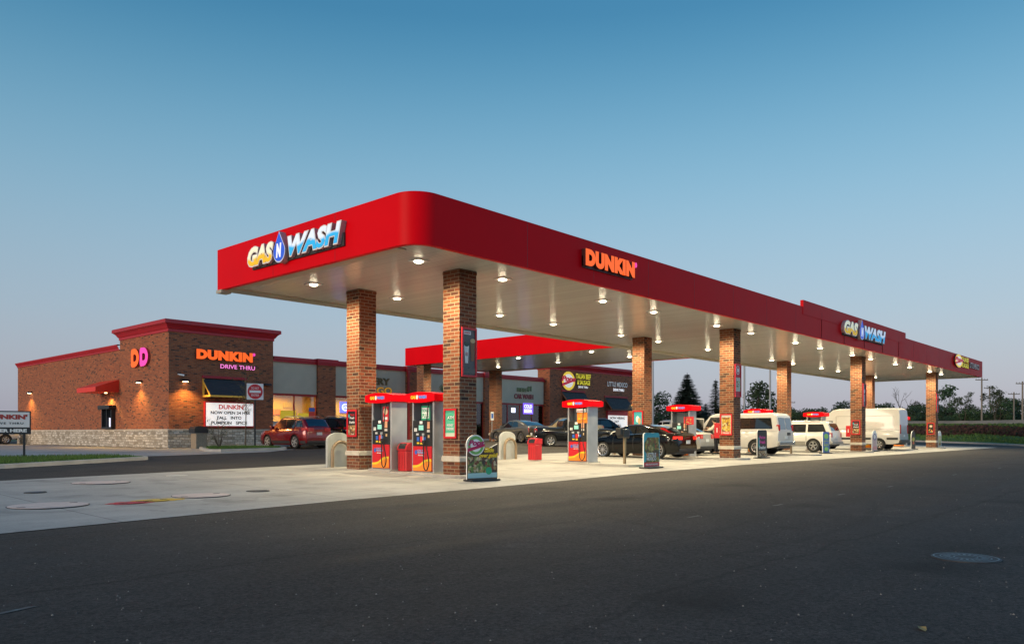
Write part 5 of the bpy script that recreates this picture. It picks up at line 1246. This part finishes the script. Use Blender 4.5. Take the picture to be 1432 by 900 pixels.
    if p.get('rack'):
        for s_ in (-1, 1):
            mb = MB(); a, b = p['rack']; zz = lerp_pts(roof, (a + b) / 2) + .06; y = s_ * (gy(0, zz) - .06); mb.tube([(a, y, zz - .05), (a + .12, y, zz), (b - .12, y, zz), (b, y, zz - .05)], .018, STEEL); mb.build('roof_rail', t)
    return t
def P(col, rough=.25, metal=0): return M(col, rough, metal=metal, coat=.7, spec=.4)
BLKP = M((.003, .003, .0035), .12, coat=.25, spec=.3); REDP = P((.19, .003, .009), .25, .3); WHTP = P((.60, .58, .55)); SILP = P((.42, .42, .41), .35, .6); GRYP = P((.10, .10, .105), .3, .5); TANP = P((.55, .42, .22), .45); NAVP = M((.006, .008, .012), .12, coat=.3, spec=.35)
def zc(x, y): return gz(x, y) + .012
SED = dict(L=4.75, W=1.86, r=.34, axles=(-1.42, 1.42), paint=BLKP, top=[(-2.375, .62), (-2.34, .92), (-2.2, 1.04), (-1.5, 1.06), (-.8, .99), (1.0, .93), (1.5, .89), (2.1, .80), (2.3, .70), (2.375, .5)],
           roof=[(-1.95, 1.05), (-1.2, 1.32), (-.6, 1.44), (0, 1.46), (.35, 1.42), (1.25, .94)], win=[(-1.0, -.25, -.75, -.25, 1.0, 1.37), (-.2, .75, -.2, .25, .96, 1.38)], wsh=(1.2, .42), rear=(-1.85, -.85),
           tail=(.80, .93, .33, .22), head=(.6, .74), plate=.62, mirror=(.72, .95), doors=(-1.02, -.2, .85), handles=(-.75, .1), lit=True, spokes=10, rim=.78, tum=.42)
car1 = vehicle('parked_car', 'glossy black sedan with lit tail lamps beside the lone middle pump', 'car', (29.75, 19.05, zc(29.7, 19)), R(90), SED)
# chrome window trim
mb = MB()
for s_ in (-1, 1):
    mb.tube([(.85, s_ * .80, .985), (-.9, s_ * .80, 1.06), (-1.3, s_ * .76, 1.12), (-1.0, s_ * .68, 1.3), (-.5, s_ * .62, 1.41), (.2, s_ * .62, 1.42)], .011, CHROME, 6)
mb.build('chrome_trim', car1)
HAT = dict(SED); HAT.update(L=4.3, W=1.72, paint=SILP, axles=(-1.27, 1.27), r=.31, lit=False, spokes=6, top=[(-2.15, .6), (-2.12, .95), (-2.0, 1.04), (-1.6, 1.06), (-.8, 1.0), (1.0, .95), (1.9, .8), (2.1, .7), (2.15, .5)],
           roof=[(-1.75, 1.05), (-1.1, 1.36), (-.5, 1.47), (0, 1.48), (.3, 1.44), (1.15, .96)], win=[(-.9, -.2, -.7, -.2, 1.02, 1.38), (-.15, .7, -.15, .22, .98, 1.38)], wsh=(1.1, .36), rear=(-1.68, -.8), tail=(.78, 1.0, .34, .28), head=(.62, .76), doors=(-.95, -.17, .8), handles=(-.7, .1), mirror=(.65, .98))
vehicle('parked_car', 'small silver sedan between the black sedan and the passenger van', 'car', (34.6, 20.5, zc(34.6, 20)), R(90), HAT)
SUV = dict(L=4.65, W=1.85, r=.36, axles=(-1.36, 1.36), paint=REDP, top=[(-2.325, .55), (-2.31, .95), (-2.27, 1.08), (-1.4, 1.09), (0, 1.04), (1.1, 1.0), (1.7, .96), (2.15, .86), (2.3, .7), (2.325, .5)],
           roof=[(-2.26, 1.08), (-2.12, 1.30), (-1.85, 1.58), (-1.2, 1.66), (0, 1.69), (.4, 1.65), (1.3, 1.02)], win=[(-1.95, -1.25, -1.75, -1.25, 1.16, 1.5), (-1.18, -.3, -1.18, -.3, 1.1, 1.56), (-.24, .8, -.24, .35, 1.06, 1.57)], wsh=(1.25, .46), rear=(-2.2, -1.88),
           tail=(.92, 1.1, .45, .35), head=(.72, .9), plate=.72, mirror=(.75, 1.05), doors=(-1.2, -.27, .85), handles=(-.9, .1), spokes=6, rim=.72, cladding=(.26, .42), tum=.3, rack=(-1.5, .2), rimmat=M((.65, .63, .6), .3, metal=.8))
vehicle('parked_car', 'red crossover parked nose-in before the left store window', 'car', (24.1, 37.9, zc(24, 38)), R(90), SUV)
S2 = dict(SUV); S2.update(paint=BLKP); vehicle('parked_car', 'black sport utility vehicle right of the red crossover', 'car', (27.3, 38.6, zc(27, 38)), R(90), S2)
S3 = dict(SUV); S3.update(paint=NAVP); vehicle('parked_car', 'dark crossover seen behind the dispenser box and black sedan', 'car', (51.4, 36.3, zc(51, 36)), R(-60), S3)
GS = dict(SED); GS.update(paint=GRYP, lit=False); vehicle('parked_car', 'dark grey sedan parked before the car wash window', 'car', (39.6, 35.0, zc(40, 35)), R(78), GS)
EXPL = dict(L=4.7, W=1.84, r=.37, axles=(-1.35, 1.4), paint=WHTP, top=[(-2.35, .6), (-2.34, 1.05), (-2.32, 1.12), (0, 1.08), (1.2, 1.06), (2.1, 1.0), (2.32, .9), (2.35, .6)],
            roof=[(-2.31, 1.12), (-2.22, 1.4), (-2.1, 1.66), (-1.9, 1.72), (0, 1.74), (.35, 1.70), (1.1, 1.1)], win=[(-2.05, -1.0, -1.85, -1.0, 1.16, 1.6), (-.88, -.05, -.88, -.05, 1.14, 1.6), (.05, .85, .05, .4, 1.14, 1.6)], wsh=(1.05, .4), rear=(-2.28, -2.12),
            tail=(.85, 1.1, .2, .16), head=(.75, .92), plate=.8, mirror=(.8, 1.1), doors=(-.95, 0, .9), handles=(-.7, .25), bumper=(.45, .62, M((.3, .3, .3), .35, metal=.5)), spokes=5, rim=.66, base=.38, cladding=(.40, .62), cladmat=M((.25, .24, .22), .5), rack=(-1.7, .1), tum=.2, plan=.08)
vehicle('parked_car', 'white boxy sport utility vehicle with blue-lit rear glass and grey bumper', 'car', (45.6, 18.4, zc(45, 18)), R(90), EXPL)
VAN = dict(L=5.2, W=2.0, r=.38, axles=(-1.45, 1.75), paint=WHTP, top=[(-2.6, .6), (-2.595, 1.1), (-2.59, 1.22), (1.1, 1.18), (1.8, 1.14), (2.5, .98), (2.58, .85), (2.6, .6)],
           roof=[(-2.59, 1.22), (-2.54, 1.6), (-2.46, 1.96), (-2.36, 2.06), (-2.15, 2.09), (.85, 2.09), (1.1, 2.02), (1.9, 1.16)], win=[(-2.3, .1, -2.2, .1, 1.30, 1.85)], wsh=(1.85, 1.15), rearv=(1.28, 1.86, True),
           tail=(1.2, 1.5, .16, .1), head=(.78, .98), plate=.8, mirror=(1.55, 1.3), doors=(.2, 1.45), handles=(.0,), bumper=(.48, .68, M((.45, .45, .45), .25, metal=.8)), spokes=8, rim=.6, base=.36, tum=.13, plan=.05, round=.3, inset=.0, mirmat=BLACK)
van = vehicle('parked_van', 'white passenger van with long dark side window and open driver door', 'van', (38.15, 18.5, zc(38, 18)), R(90), VAN)
# open driver door, hinged forward, standing out to the left
mb = MB(); mb.box(1.38, 1.44, 1.0, 1.95, .5, 1.22, WHTP, .01); mb.box(1.39, 1.43, 1.0, 1.06, 1.22, 1.85, WHTP); mb.box(1.39, 1.43, 1.85, 1.93, 1.22, 1.7, WHTP); mb.box(1.39, 1.43, 1.06, 1.9, 1.80, 1.86, WHTP); d_ = mb.build('open_door', van)
mb = MB(); mb.box(1.40, 1.415, 1.06, 1.85, 1.22, 1.80, CARGLASS); mb.build('pane', d_)
mb = MB(); mb.prism([(.3, .55), (1.36, .55), (1.36, 1.3), (1.0, 1.9), (.3, 1.9)], 'y', .80, 1.016, BLACK); mb.build('doorway', van)
mb = MB(); mb.box(-2.63, -2.595, -.5, -.15, .98, 1.12, BLACK, .01); mb.build('rear_latch', van)
SPR = dict(L=6.0, W=2.0, r=.36, axles=(-1.75, 1.9), paint=WHTP, top=[(-3.0, .6), (-2.995, 1.1), (-2.99, 1.3), (1.4, 1.28), (2.2, 1.2), (2.85, .98), (2.97, .8), (3.0, .55)],
           roof=[(-2.99, 1.3), (-2.97, 2.3), (-2.94, 2.58), (-2.84, 2.68), (-2.6, 2.70), (.9, 2.70), (1.25, 2.62), (1.6, 2.35), (2.35, 1.22)], win=[(1.2, 1.9, 1.2, 1.5, 1.38, 1.9)], wsh=(2.25, 1.62),
           tail=(1.05, 1.62, .18, .20), head=(.75, 1.0), plate=.85, mirror=(1.9, 1.4), doors=(-.4, 1.1), handles=(1.3,), bumper=(.45, .66, PLAST), spokes=6, rim=.6, base=.38, cladding=(.66, .8), tum=.05, plan=.05, round=.3, inset=.0, mirmat=BLACK)
spr = vehicle('parked_van', 'long white high-roof delivery van behind the third brick column', 'van', (54.5, 17.9, zc(54, 18)), R(90), SPR)
CR = M((.30, .28, .26), .5)
for s_ in (-1, 1):
    mb = MB()
    for xa, xb in ((-2.6, -.55), (-.35, 1.0)):
        for (a, b, c, d) in ((xa, xb, 2.2, 2.22), (xa, xb, 1.35, 1.37), (xa, xa + .02, 1.37, 2.2), (xb - .02, xb, 1.37, 2.2)):
            y = .945 - .05 * ((c + d) / 2 - 1.28); mb.box(a, b, min(s_ * (y - .03), s_ * (y + .006)), max(s_ * (y - .03), s_ * (y + .006)), c, d, CR)
    mb.build('pressed_panel', spr)
PK = dict(L=5.4, W=1.95, r=.38, axles=(-1.75, 1.75), paint=TANP, top=[(-2.7, .6), (-2.69, 1.1), (-2.6, 1.16), (-.9, 1.14), (1.0, 1.1), (1.9, 1.08), (2.5, 1.0), (2.68, .85), (2.7, .6)],
          roof=[(-.95, 1.14), (-.8, 1.6), (-.6, 1.72), (.3, 1.74), (.6, 1.68), (1.3, 1.1)], win=[(-.75, .0, -.65, .0, 1.2, 1.62), (.08, 1.0, .08, .55, 1.2, 1.62)], wsh=(1.25, .65), rear=(-.9, -.72),
          tail=(.9, 1.1, .15, .1), head=(.75, .95), plate=.7, mirror=(.95, 1.15), doors=(-.85, .04, 1.05), handles=(-.6, .25), bumper=(.5, .68, CHROME), spokes=6, rim=.62, base=.4)
vehicle('parked_truck', 'tan pickup truck parked before the store right of the grey sedan', 'truck', (46.6, 36.4, zc(46, 36)), R(140), PK)
PK2 = dict(PK); PK2.update(paint=NAVP); vehicle('parked_truck', 'dark truck with blue-reflecting windshield behind the lone middle pump', 'truck', (38.6, 29.6, zc(38, 29) ), R(-35), PK2)
PK3 = dict(PK); PK3.update(paint=WHTP); vehicle('parked_truck', 'white pickup far beyond the left end of the store', 'truck', (16.6, 69.5, zc(16, 69)), R(0), PK3)
W2 = dict(EXPL); W2.update(paint=WHTP); vehicle('parked_car', 'white sport utility vehicle far off behind the black sedan roof', 'car', (64, 38, zc(64, 38)), R(80), W2)

# ---------------------------------------------------------------- person at the van door
def skin(name, verts, edges, radii, mat, parent=None, loc=(0, 0, 0), sub=1):
    me = bpy.data.meshes.new(name); me.from_pydata(verts, edges, []); o = bpy.data.objects.new(name, me); COL.objects.link(o)
    m1 = o.modifiers.new('s', 'SKIN')
    for i, r in enumerate(radii): me.skin_vertices[0].data[i].radius = (r, r)
    me.skin_vertices[0].data[0].use_root = True
    m1.use_smooth_shade = True; m2 = o.modifiers.new('d', 'SUBSURF'); m2.levels = sub; m2.render_levels = sub
    dg = bpy.context.evaluated_depsgraph_get(); me2 = bpy.data.meshes.new_from_object(o.evaluated_get(dg)); bpy.data.objects.remove(o)
    me2.name = name; me2.materials.clear(); me2.materials.append(mat)
    for p_ in me2.polygons: p_.use_smooth = True
    o = bpy.data.objects.new(name, me2); COL.objects.link(o); o.location = loc
    if parent: o.parent = parent
    return o
px_, py_ = 36.72, 19.0
SK = M((.42, .24, .16), .6); SH = M((.62, .52, .42), .85, var=.1, scale=5); TR = M((.02, .02, .028), .85)
pv = [(0, 0, .98), (0, 0, 1.12), (.0, .02, 1.32), (.0, .03, 1.44), (0, .05, 1.53), (0, .07, 1.60), (0, .08, 1.69), (0, .07, 1.76),
      (-.19, .03, 1.42), (-.30, .16, 1.24), (-.24, .38, 1.22), (-.22, .47, 1.23), (.19, .03, 1.42), (.27, .18, 1.28), (.2, .42, 1.33), (.19, .51, 1.35),
      (-.1, 0, .92), (-.12, .05, .50), (-.13, -.03, .10), (-.13, .12, .04), (.1, 0, .92), (.12, .0, .50), (.14, -.10, .10), (.14, .05, .04)]
pe = [(0, 1), (1, 2), (2, 3), (3, 4), (4, 5), (5, 6), (6, 7), (3, 8), (8, 9), (9, 10), (10, 11), (3, 12), (12, 13), (13, 14), (14, 15), (0, 16), (16, 17), (17, 18), (18, 19), (0, 20), (20, 21), (21, 22), (22, 23)]
pr = [.13, .12, .14, .12, .055, .075, .095, .06, .06, .045, .033, .036, .06, .045, .033, .036, .09, .065, .045, .04, .09, .065, .045, .04]
base_i = len(pv)
for wi, hx in ((11, -.22), (15, .19)):
    w = pv[wi]
    for k, (dx, ln) in enumerate(((-.032, .075), (-.011, .09), (.011, .085), (.032, .07))):
        a = len(pv); pv += [(w[0] + dx, w[1] + .05, w[2]), (w[0] + dx, w[1] + .05 + ln * .6, w[2] - .01), (w[0] + dx, w[1] + .05 + ln, w[2] - .035)]; pe += [(wi, a), (a, a + 1), (a + 1, a + 2)]; pr += [.010, .009, .007]
    a = len(pv); sg = 1 if hx < 0 else -1; pv += [(w[0] + sg * .045, w[1] + .02, w[2] + .005), (w[0] + sg * .055, w[1] + .06, w[2] - .01)]; pe += [(wi, a), (a, a + 1)]; pr += [.011, .009]
pz = gz(px_, py_) + .012
bod = skin('person', pv, pe, pr, SK, None, (px_, py_, pz)); bod.rotation_euler = (0, 0, R(10))
tag(bod, 'person in pale long-sleeved shirt and black trousers leaning in at the open van door', 'person')
def sub(ids, grow): return ids
def cloth(nm, ids, grow, mat):
    mp_ = {v: i for i, v in enumerate(ids)}; skin(nm, [pv[i] for i in ids], [(mp_[a], mp_[b]) for a, b in pe if a in mp_ and b in mp_], [pr[i] + grow for i in ids], mat, bod)
cloth('shirt', [0, 1, 2, 3, 8, 9, 10, 12, 13, 14], .022, SH); cloth('trousers', [0, 16, 17, 18, 20, 21, 22], .02, TR); 
mb = MB()
for k in (18, 22): x, y, z = pv[k]; mb.box(x - .055, x + .055, y - .08, y + .22, 0, .09, BLACK, .03)
mb.build('shoes', bod)
mb = MB(); bmesh.ops.create_uvsphere(mb.bm, u_segments=16, v_segments=10, radius=.108, matrix=Matrix.Translation((0, .045, 1.73))); mb.mi(M((.02, .015, .01), .8)); mb.build('hair', bod)
mb = MB(); mb.box(-.012, .012, .165, .195, 1.68, 1.715, SK, .005); mb.box(-.045, -.02, .163, .172, 1.715, 1.73, BLACK); mb.box(.02, .045, .163, .172, 1.715, 1.73, BLACK); mb.box(-.03, .03, .16, .168, 1.645, 1.655, M((.3, .1, .08), .6)); mb.build('face', bod)

# ---------------------------------------------------------------- trees
BARK = M((.06, .045, .03), .9, var=.3, scale=4)
def leafmats(base): return [M(tuple(c * k for c in base), .85) for k in (.55, .8, 1.0, 1.35)]
def leafset(mb, c, r, n, size, mats, flat=1.0, rnd=random):
    for i in range(n):
        while True:
            d = Vector((rnd.uniform(-1, 1), rnd.uniform(-1, 1), rnd.uniform(-1, 1)))
            if .15 < d.length < 1: break
        d = d.normalized() * (rnd.random() ** .45)
        p_ = Vector(c) + Vector((d.x * r, d.y * r, d.z * r * flat)); a = Vector((rnd.gauss(0, 1), rnd.gauss(0, 1), rnd.gauss(0, .7))).normalized(); b = a.orthogonal().normalized(); s_ = size * rnd.uniform(.5, 1.5)
        t_ = a * s_; q = b * s_ * .6
        mb.faces([tuple(p_ - t_), tuple(p_ + q * .9), tuple(p_ + t_), tuple(p_ - q * .8)], [(0, 1, 2, 3)], rnd.choice(mats))
def broad(seed, h, w, col, clumps=26, leaves=95, size=.2, low=.2):
    rnd = random.Random(seed); t = thing('broadleaf_tree', '', 'tree'); mb = MB(); mb.cyl((0, 0, -.3), (0, 0, h * .45), .03 * h * .7, .018 * h, BARK, 8)
    cl = []
    for i in range(clumps):
        a = rnd.uniform(0, 6.28); f = rnd.random(); z = h * (low + (1 - low) * f * .95); rr = w / 2 * math.sin(math.pi * min(1, max(.12, (z / h - low * .6) / (1.08 - low * .6)))) ** .7 * rnd.uniform(.3, 1)
        cl.append(((rr * math.cos(a), rr * math.sin(a), z), w * rnd.uniform(.12, .24)))
    for c, r in cl[:14]: mb.cyl((0, 0, h * rnd.uniform(.2, .45)), c, .012 * h * .6, .006 * h * .5, BARK, 5, cap=False)
    mb.build('trunk', t); mb = MB(); ms = leafmats(col)
    for c, r in cl:
        leafset(mb, c, r, leaves, size, [ms[rnd.randrange(4)], ms[rnd.randrange(4)], ms[2]], .75, rnd)
    mb.build('crown', t, recalc=False); return t
def spruce(seed, h, w, col, dens=1.0):
    rnd = random.Random(seed); t = thing('spruce_tree', '', 'tree'); mb = MB(); mb.cyl((0, 0, -.3), (0, 0, h), .02 * h, .004 * h, BARK, 8); mb.build('trunk', t); mb = MB(); ms = leafmats(col)
    z = h * .06
    while z < h * .985:
        f = z / h; R_ = w / 2 * (1 - f) ** .82 + .04; n = max(6, int((14 + 22 * (1 - f)) * dens))
        for i in range(n):
            a = rnd.uniform(0, 6.28); L = R_ * rnd.uniform(.65, 1.12); m = rnd.choice(ms); steps = max(3, int(L / .16)); c, s_ = math.cos(a), math.sin(a)
            for k in range(steps):
                g = (k + .5) / steps; x, y = L * g * c, L * g * s_; zz = z - L * .22 * g + L * .14 * g * g + rnd.uniform(-.04, .04); ww = .15 * (1.25 - g) + .05; aa = a + rnd.uniform(-.9, .9)
                tx, ty = math.cos(aa) * .32, math.sin(aa) * .32; nx, ny = -s_ * ww * 1.3, c * ww * 1.3
                mb.faces([(x - tx, y - ty, zz), (x + nx * .8, y + ny * .8, zz - .05), (x + tx, y + ty, zz - .03), (x - nx * .8, y - ny * .8, zz - .06)], [(0, 1, 2, 3)], m)
        z += h * .015 * rnd.uniform(.8, 1.3)
    mb.build('crown', t, recalc=False); return t
def bare(seed, h, spread=.9, leaf=None):
    rnd = random.Random(seed); t = thing('bare_tree', '', 'tree'); mb = MB(); tips = []
    def br(p, d, L, r, k):
        q = p + d * L; mb.cyl(tuple(p), tuple(q), r, r * .65, BARK, 5, cap=False)
        if k == 0: tips.append(q); return
        for i in range(rnd.choice((2, 3))):
            nd = (d + Vector((rnd.gauss(0, .4), rnd.gauss(0, .4), rnd.uniform(0, .3))) * spread).normalized(); br(q, nd, L * rnd.uniform(.62, .85), r * .62, k - 1)
    br(Vector((0, 0, -.3)), Vector((0, 0, 1)), h * .3, h * .016, 5); mb.build('trunk', t)
    if leaf:
        mb = MB()
        for q in tips: leafset(mb, tuple(q), h * .05, leaf[1], leaf[2], leafmats(leaf[0]), 1, rnd)
        mb.build('crown', t, recalc=False)
    return t
GD = (.028, .055, .022); GM = (.04, .075, .02); GB = (.022, .045, .03)
def at(px, d, z=0.0):
    tt = (px - 716) / 1090; return (d * (.743 + .669 * tt), d * (.669 - .743 * tt), z)
def place(root, first, loc, label, rz, sc, group):
    o = root if first else dup(root, loc); o.location = loc; o.rotation_euler = (0, 0, rz); o.scale = (sc, sc, sc); o['label'] = label; o['group'] = group; return o
SPR1 = spruce(3, 10.0, 8.2, GB, 2.4); place(SPR1, True, at(961, 118, .3), 'tall symmetrical spruce between the two middle brick columns', 0, 1.0, 'evergreens beyond the lot')
place(SPR1, False, at(987, 120, .0), 'short dark spruce right of the tall symmetrical one', 1.2, .58, 'evergreens beyond the lot')
place(SPR1, False, at(1012, 116, .0), 'middle-sized spruce touching the second street-row column', 2.2, .66, 'evergreens beyond the lot')
SP2 = spruce(8, 8.8, 5.0, GB, .4); place(SP2, True, at(1001, 112, .3), 'thin open-crowned evergreen left of the second street-row column', 0, .98, 'evergreens beyond the lot')
BR = [broad(11, 8, 7.5, GD), broad(12, 7, 8.5, GM), broad(13, 8.5, 7, GD, clumps=34), broad(14, 6, 7.5, (.035, .06, .018), clumps=22), broad(15, 7.5, 5.5, (.03, .07, .03), clumps=18, leaves=60, low=.3)]
used = [False] * 5
def br_(k, px, d, sc, lab, grp='broadleaf trees beyond the lot', z=0.0):
    place(BR[k], not used[k], at(px, d, z), lab, random.uniform(0, 6), sc, grp); used[k] = True
br_(0, 914, 115, .85, 'dark rounded tree beside the tall light pole behind the black sedan'); br_(2, 930, 120, .66, 'low dark tree between light pole and tall spruce'); br_(1, 944, 124, .5, 'bushy tree at the left foot of the tall spruce')
br_(0, 1060, 112, 1.0, 'round open pine-like tree between the second and third columns'); br_(2, 975, 122, .5, 'bushy dark tree at the right foot of the tall spruce'); br_(1, 993, 126, .55, 'bushy dark tree below the thin open-crowned evergreen'); br_(0, 1022, 122, .55, 'dark tree mostly behind the second street-row column')
br_(3, 1040, 118, .75, 'low tree left of the round open tree'); br_(3, 1080, 124, .8, 'low tree right of the round open tree')
WHERE = ['over the passenger van roof', 'left of the white sport utility vehicle roof', 'above the white sport utility vehicle', 'right of the slim bronze post', 'left above the high-roof van', 'above the middle of the high-roof van', 'just left of the third column', 'just right of the third column', 'above the rear of the high-roof van', 'behind the bare twiggy tree', 'left of the farthest column', 'touching the left side of the farthest column']
for i, px in enumerate([1098, 1112, 1128, 1142, 1157, 1172, 1188, 1222, 1240, 1256, 1272, 1288]):
    d = 150 + 12 * math.sin(i * 1.7); h = [38, 30, 32, 31, 30, 36, 44, 38, 36, 34, 36, 40][i]; sc = ((h) * d / 1090 + 1.2) / 7.4
    br_(i % 4 if i % 4 != 3 else 2, px, d, sc, f'tree {WHERE[i]} in the tree line', 'trees of the far tree line')
for i in range(26):
    px = 1085 + i * 14 + random.uniform(-4, 4); d = 185 + random.uniform(-15, 15); h = random.uniform(20, 32); sc = (h * d / 1090 + 1.2) / 7.4
    br_(random.choice((0, 1, 2)), px, d, sc, 'bushy tree in the distant green tree line behind the canopy', 'distant tree line bushes', -.3)
for i, (px, h, k, lab) in enumerate([(1305, 34, 0, 'dark tree just right of the farthest column'), (1329, 58, 4, 'tall narrow tree right of the farthest column'), (1322, 36, 2, 'bush at the foot of the tall narrow tree'), (1346, 32, 1, 'low tree left of the first utility pole'), (1362, 34, 0, 'low tree touching the first utility pole'),
                             (1380, 30, 3, 'low tree between the two left utility poles'), (1398, 50, 1, 'broad spreading tree right of the leaning utility pole'), (1412, 44, 2, 'rounded tree between broad tree and right edge'), (1426, 40, 0, 'tree at the right edge behind the last utility pole'), (1350, 26, 1, 'hazy low bush behind the first utility pole'), (1440, 38, 1, 'tree cut off by the right picture edge')]):
    d = 165 + (i % 3) * 8; sc = (h * d / 1090 + 1.2 - .8) / (7.2 if k != 4 else 6.9); br_(k, px, d, sc, lab, 'trees on the right', .8)
B1 = bare(21, 9, 1.0); place(B1, True, at(1263, 150, 1.5), 'bare twiggy tree rising above the tree line behind the delivery van', 0, .98, 'bare trees'); 
B2 = bare(22, 9, 1.1, ((.05, .07, .03), 10, .16)); place(B2, True, at(1348, 150, .8), 'thin leafy tree left of the first utility pole', 0, .82, 'sparse trees'); place(B2, False, at(1391, 150, .8), 'sparse pale tree behind the leaning utility pole', 2.0, .95, 'sparse trees')
# distant wooded horizon
mb = MB(); ms = leafmats((.03, .05, .03)); rnd = random.Random(5)
for i in range(11000):
    px = rnd.choice((rnd.uniform(880, 1500), rnd.uniform(1080, 1500), rnd.uniform(-120, 60))); d = rnd.uniform(300, 420); x, y, _ = at(px, d); z = rnd.uniform(-.5, 1) * (5.0 + 2.5 * math.sin(px * .05) + 1.5 * math.sin(px * .17 + 1)) + 1; s_ = rnd.uniform(.5, 1.1); a = rnd.uniform(0, 6.28)
    if z < -.4: z = rnd.uniform(0, 3)
    c, q = math.cos(a) * s_, math.sin(a) * s_; mb.faces([(x - c, y - q, z - s_ * .4), (x + c, y + q, z - s_ * .5), (x + c * .7, y + q * .7, z + s_ * .6), (x - c * .6, y - q * .6, z + s_ * .7)], [(0, 1, 2, 3)], rnd.choice(ms))
o = mb.build('far_woods', recalc=False); o['kind'] = 'stuff'; tag(o, 'dark distant wood along the horizon', 'wood')
# young tree before the tower
rnd = random.Random(31); t = thing('young_tree', 'thin young tree with sparse leaves before the letter board', 'tree', (21.9, 39.3, gz(21.9, 39.3) + .1)); mb = MB()
TK = M((.10, .075, .05), .9); mb.cyl((0, 0, 0), (.03, 0, 2.4), .035, .022, TK, 8); mb.cyl((.03, 0, 2.4), (.0, .03, 4.7), .022, .006, TK, 6); tips = []
for i in range(34):
    z = rnd.uniform(1.7, 4.3); a = rnd.uniform(0, 6.28); L = rnd.uniform(.4, .95) * (1.15 - .5 * abs(z - 3.0) / 1.6); q = (L * math.cos(a), L * math.sin(a), z + L * .75); mb.cyl((.02, 0, z), q, .009, .003, TK, 4, cap=False)
    for k in range(3): f = rnd.uniform(.3, 1); tips.append((.02 + (q[0] - .02) * f, q[1] * f, z + (q[2] - z) * f))
mb.build('trunk', t); mb = MB(); ms = leafmats((.09, .09, .025))
for q in tips: leafset(mb, q, .16, 4, .04, ms, 1, rnd)
mb.build('crown', t, recalc=False)
t = thing('young_shrub', 'small bare shrub at the left end of the little grass island', 'shrub', (19.3, 37.2, gz(19, 37) + .1)); mb = MB(); tips = []
for i in range(24):
    a = rnd.uniform(0, 6.28); L = rnd.uniform(.3, .6); h = rnd.uniform(.5, 1.5); q = (L * math.cos(a), L * math.sin(a), h); mb.cyl((0, 0, 0), q, .012, .004, TK, 4, cap=False); tips.append(q)
mb.build('stems', t); mb = MB(); 
for q in tips: leafset(mb, q, .13, 10, .035, ms, 1, rnd)
mb.build('leaves', t, recalc=False)

# ---------------------------------------------------------------- poles
def lightpole(label, px, d, h):
    x, y, _ = at(px, d); t = thing('light_pole', label, 'light pole', (x, y, gz(x, y) - .1), 0, 'lot light poles'); PM = M((.36, .36, .36), .5, metal=.3)
    mb = MB(); mb.cyl((0, 0, .6), (0, 0, h), .13, .09, PM, 12); mb.build('pole', t); mb = MB(); mb.cyl((0, 0, 0), (0, 0, .7), .3, .3, CONC, 16); mb.build('base', t)
    mb = MB(); mb.box(-.9, .9, -.04, .04, h - .1, h, PM); mb.box(-1.3, -.6, -.2, .2, h - .12, h - .02, BLACK); mb.box(.6, 1.3, -.2, .2, h - .12, h - .02, BLACK); mb.build('lamp_head', t)
lightpole('grey light pole right of the column behind the black sedan', 913, 88, 10.5); lightpole('pale light pole left of the back-row column over the passenger van', 1077, 92, 10.5); lightpole('thin light pole hugging the right side of the second street-row column', 1041, 84, 10.5)
WD = M((.20, .17, .14), .85, var=.2, scale=3)
def utility(label, px, d, ytop, lean=0, arms=1):
    x, y, _ = at(px, d, 0); zb_ = .8; top = 1.2 + (605 - ytop) * d / 1090 - zb_; t = thing('utility_pole', label, 'utility pole', (x, y, zb_), R(-40), 'wooden utility poles')
    mb = MB(); mb.cyl((0, 0, -.5), (lean, 0, top), .19, .13, WD, 10); mb.build('pole', t)
    for k in range(arms):
        z = top - .4 - k * 1.2; mb = MB(); mb.box(lean - 1.3, lean + 1.3, -.08, .08, z - .08, z + .08, WD); a_ = mb.build('crossarm', t); mb = MB()
        for xx in (-1.2, -.6, .6, 1.2): mb.cyl((lean + xx, 0, z + .08), (lean + xx, 0, z + .3), .06, .04, M((.3, .3, .32), .3), 8)
        mb.build('insulator', a_)
utility('tallest wooden utility pole just right of the canopy tip', 1373, 150, 528); utility('pale leaning utility pole right of the tallest one', 1387, 175, 540, -.6, 1); utility('short thin utility pole before the right edge', 1418, 160, 548, 0, 1); utility('wooden utility pole at the right picture edge', 1430, 140, 533, 0, 1)
utility('slim pole beyond the lot right of the back-row column', 1104, 170, 560)
# far road on top of the bank
mb = MB(); GRV = M((.28, .22, .15), .95, var=.2, scale=.4)
rows_ = []
for tt_ in range(-30, 91, 6):
    k = kpt(clamp(tt_, -30, 89.9)); rows_.append([(k[0] + BD.x * s_, k[1] + BD.y * s_, gz(*k) + z) for s_, z in ((26, 1.95), (30, 2.75), (42, 2.85), (46, 2.0))])
vs = [v for r_ in rows_ for v in r_]
for j, m in enumerate((GRV, ASPH, GRV)): mb.faces(vs, [(i * 4 + j, i * 4 + j + 1, i * 4 + 5 + j, i * 4 + 4 + j) for i in range(len(rows_) - 1)], m)
struct(mb.build('far_road'))
# guard rail on the far road, beyond the bank
o_ = []
t = thing('guard_rail', 'low steel guard rail along the far road on the right', 'guard rail', at(1370, 128, 2.4)); t.rotation_euler = (0, 0, R(60))
mb = MB(); mb.box(-60, 45, -.04, .04, .45, .75, GALV); mb.build('rail', t); mb = MB()
for x in range(-60, 46, 4): mb.box(x - .05, x + .05, .05, .15, -.6, .7, GALV)
mb.build('posts', t)
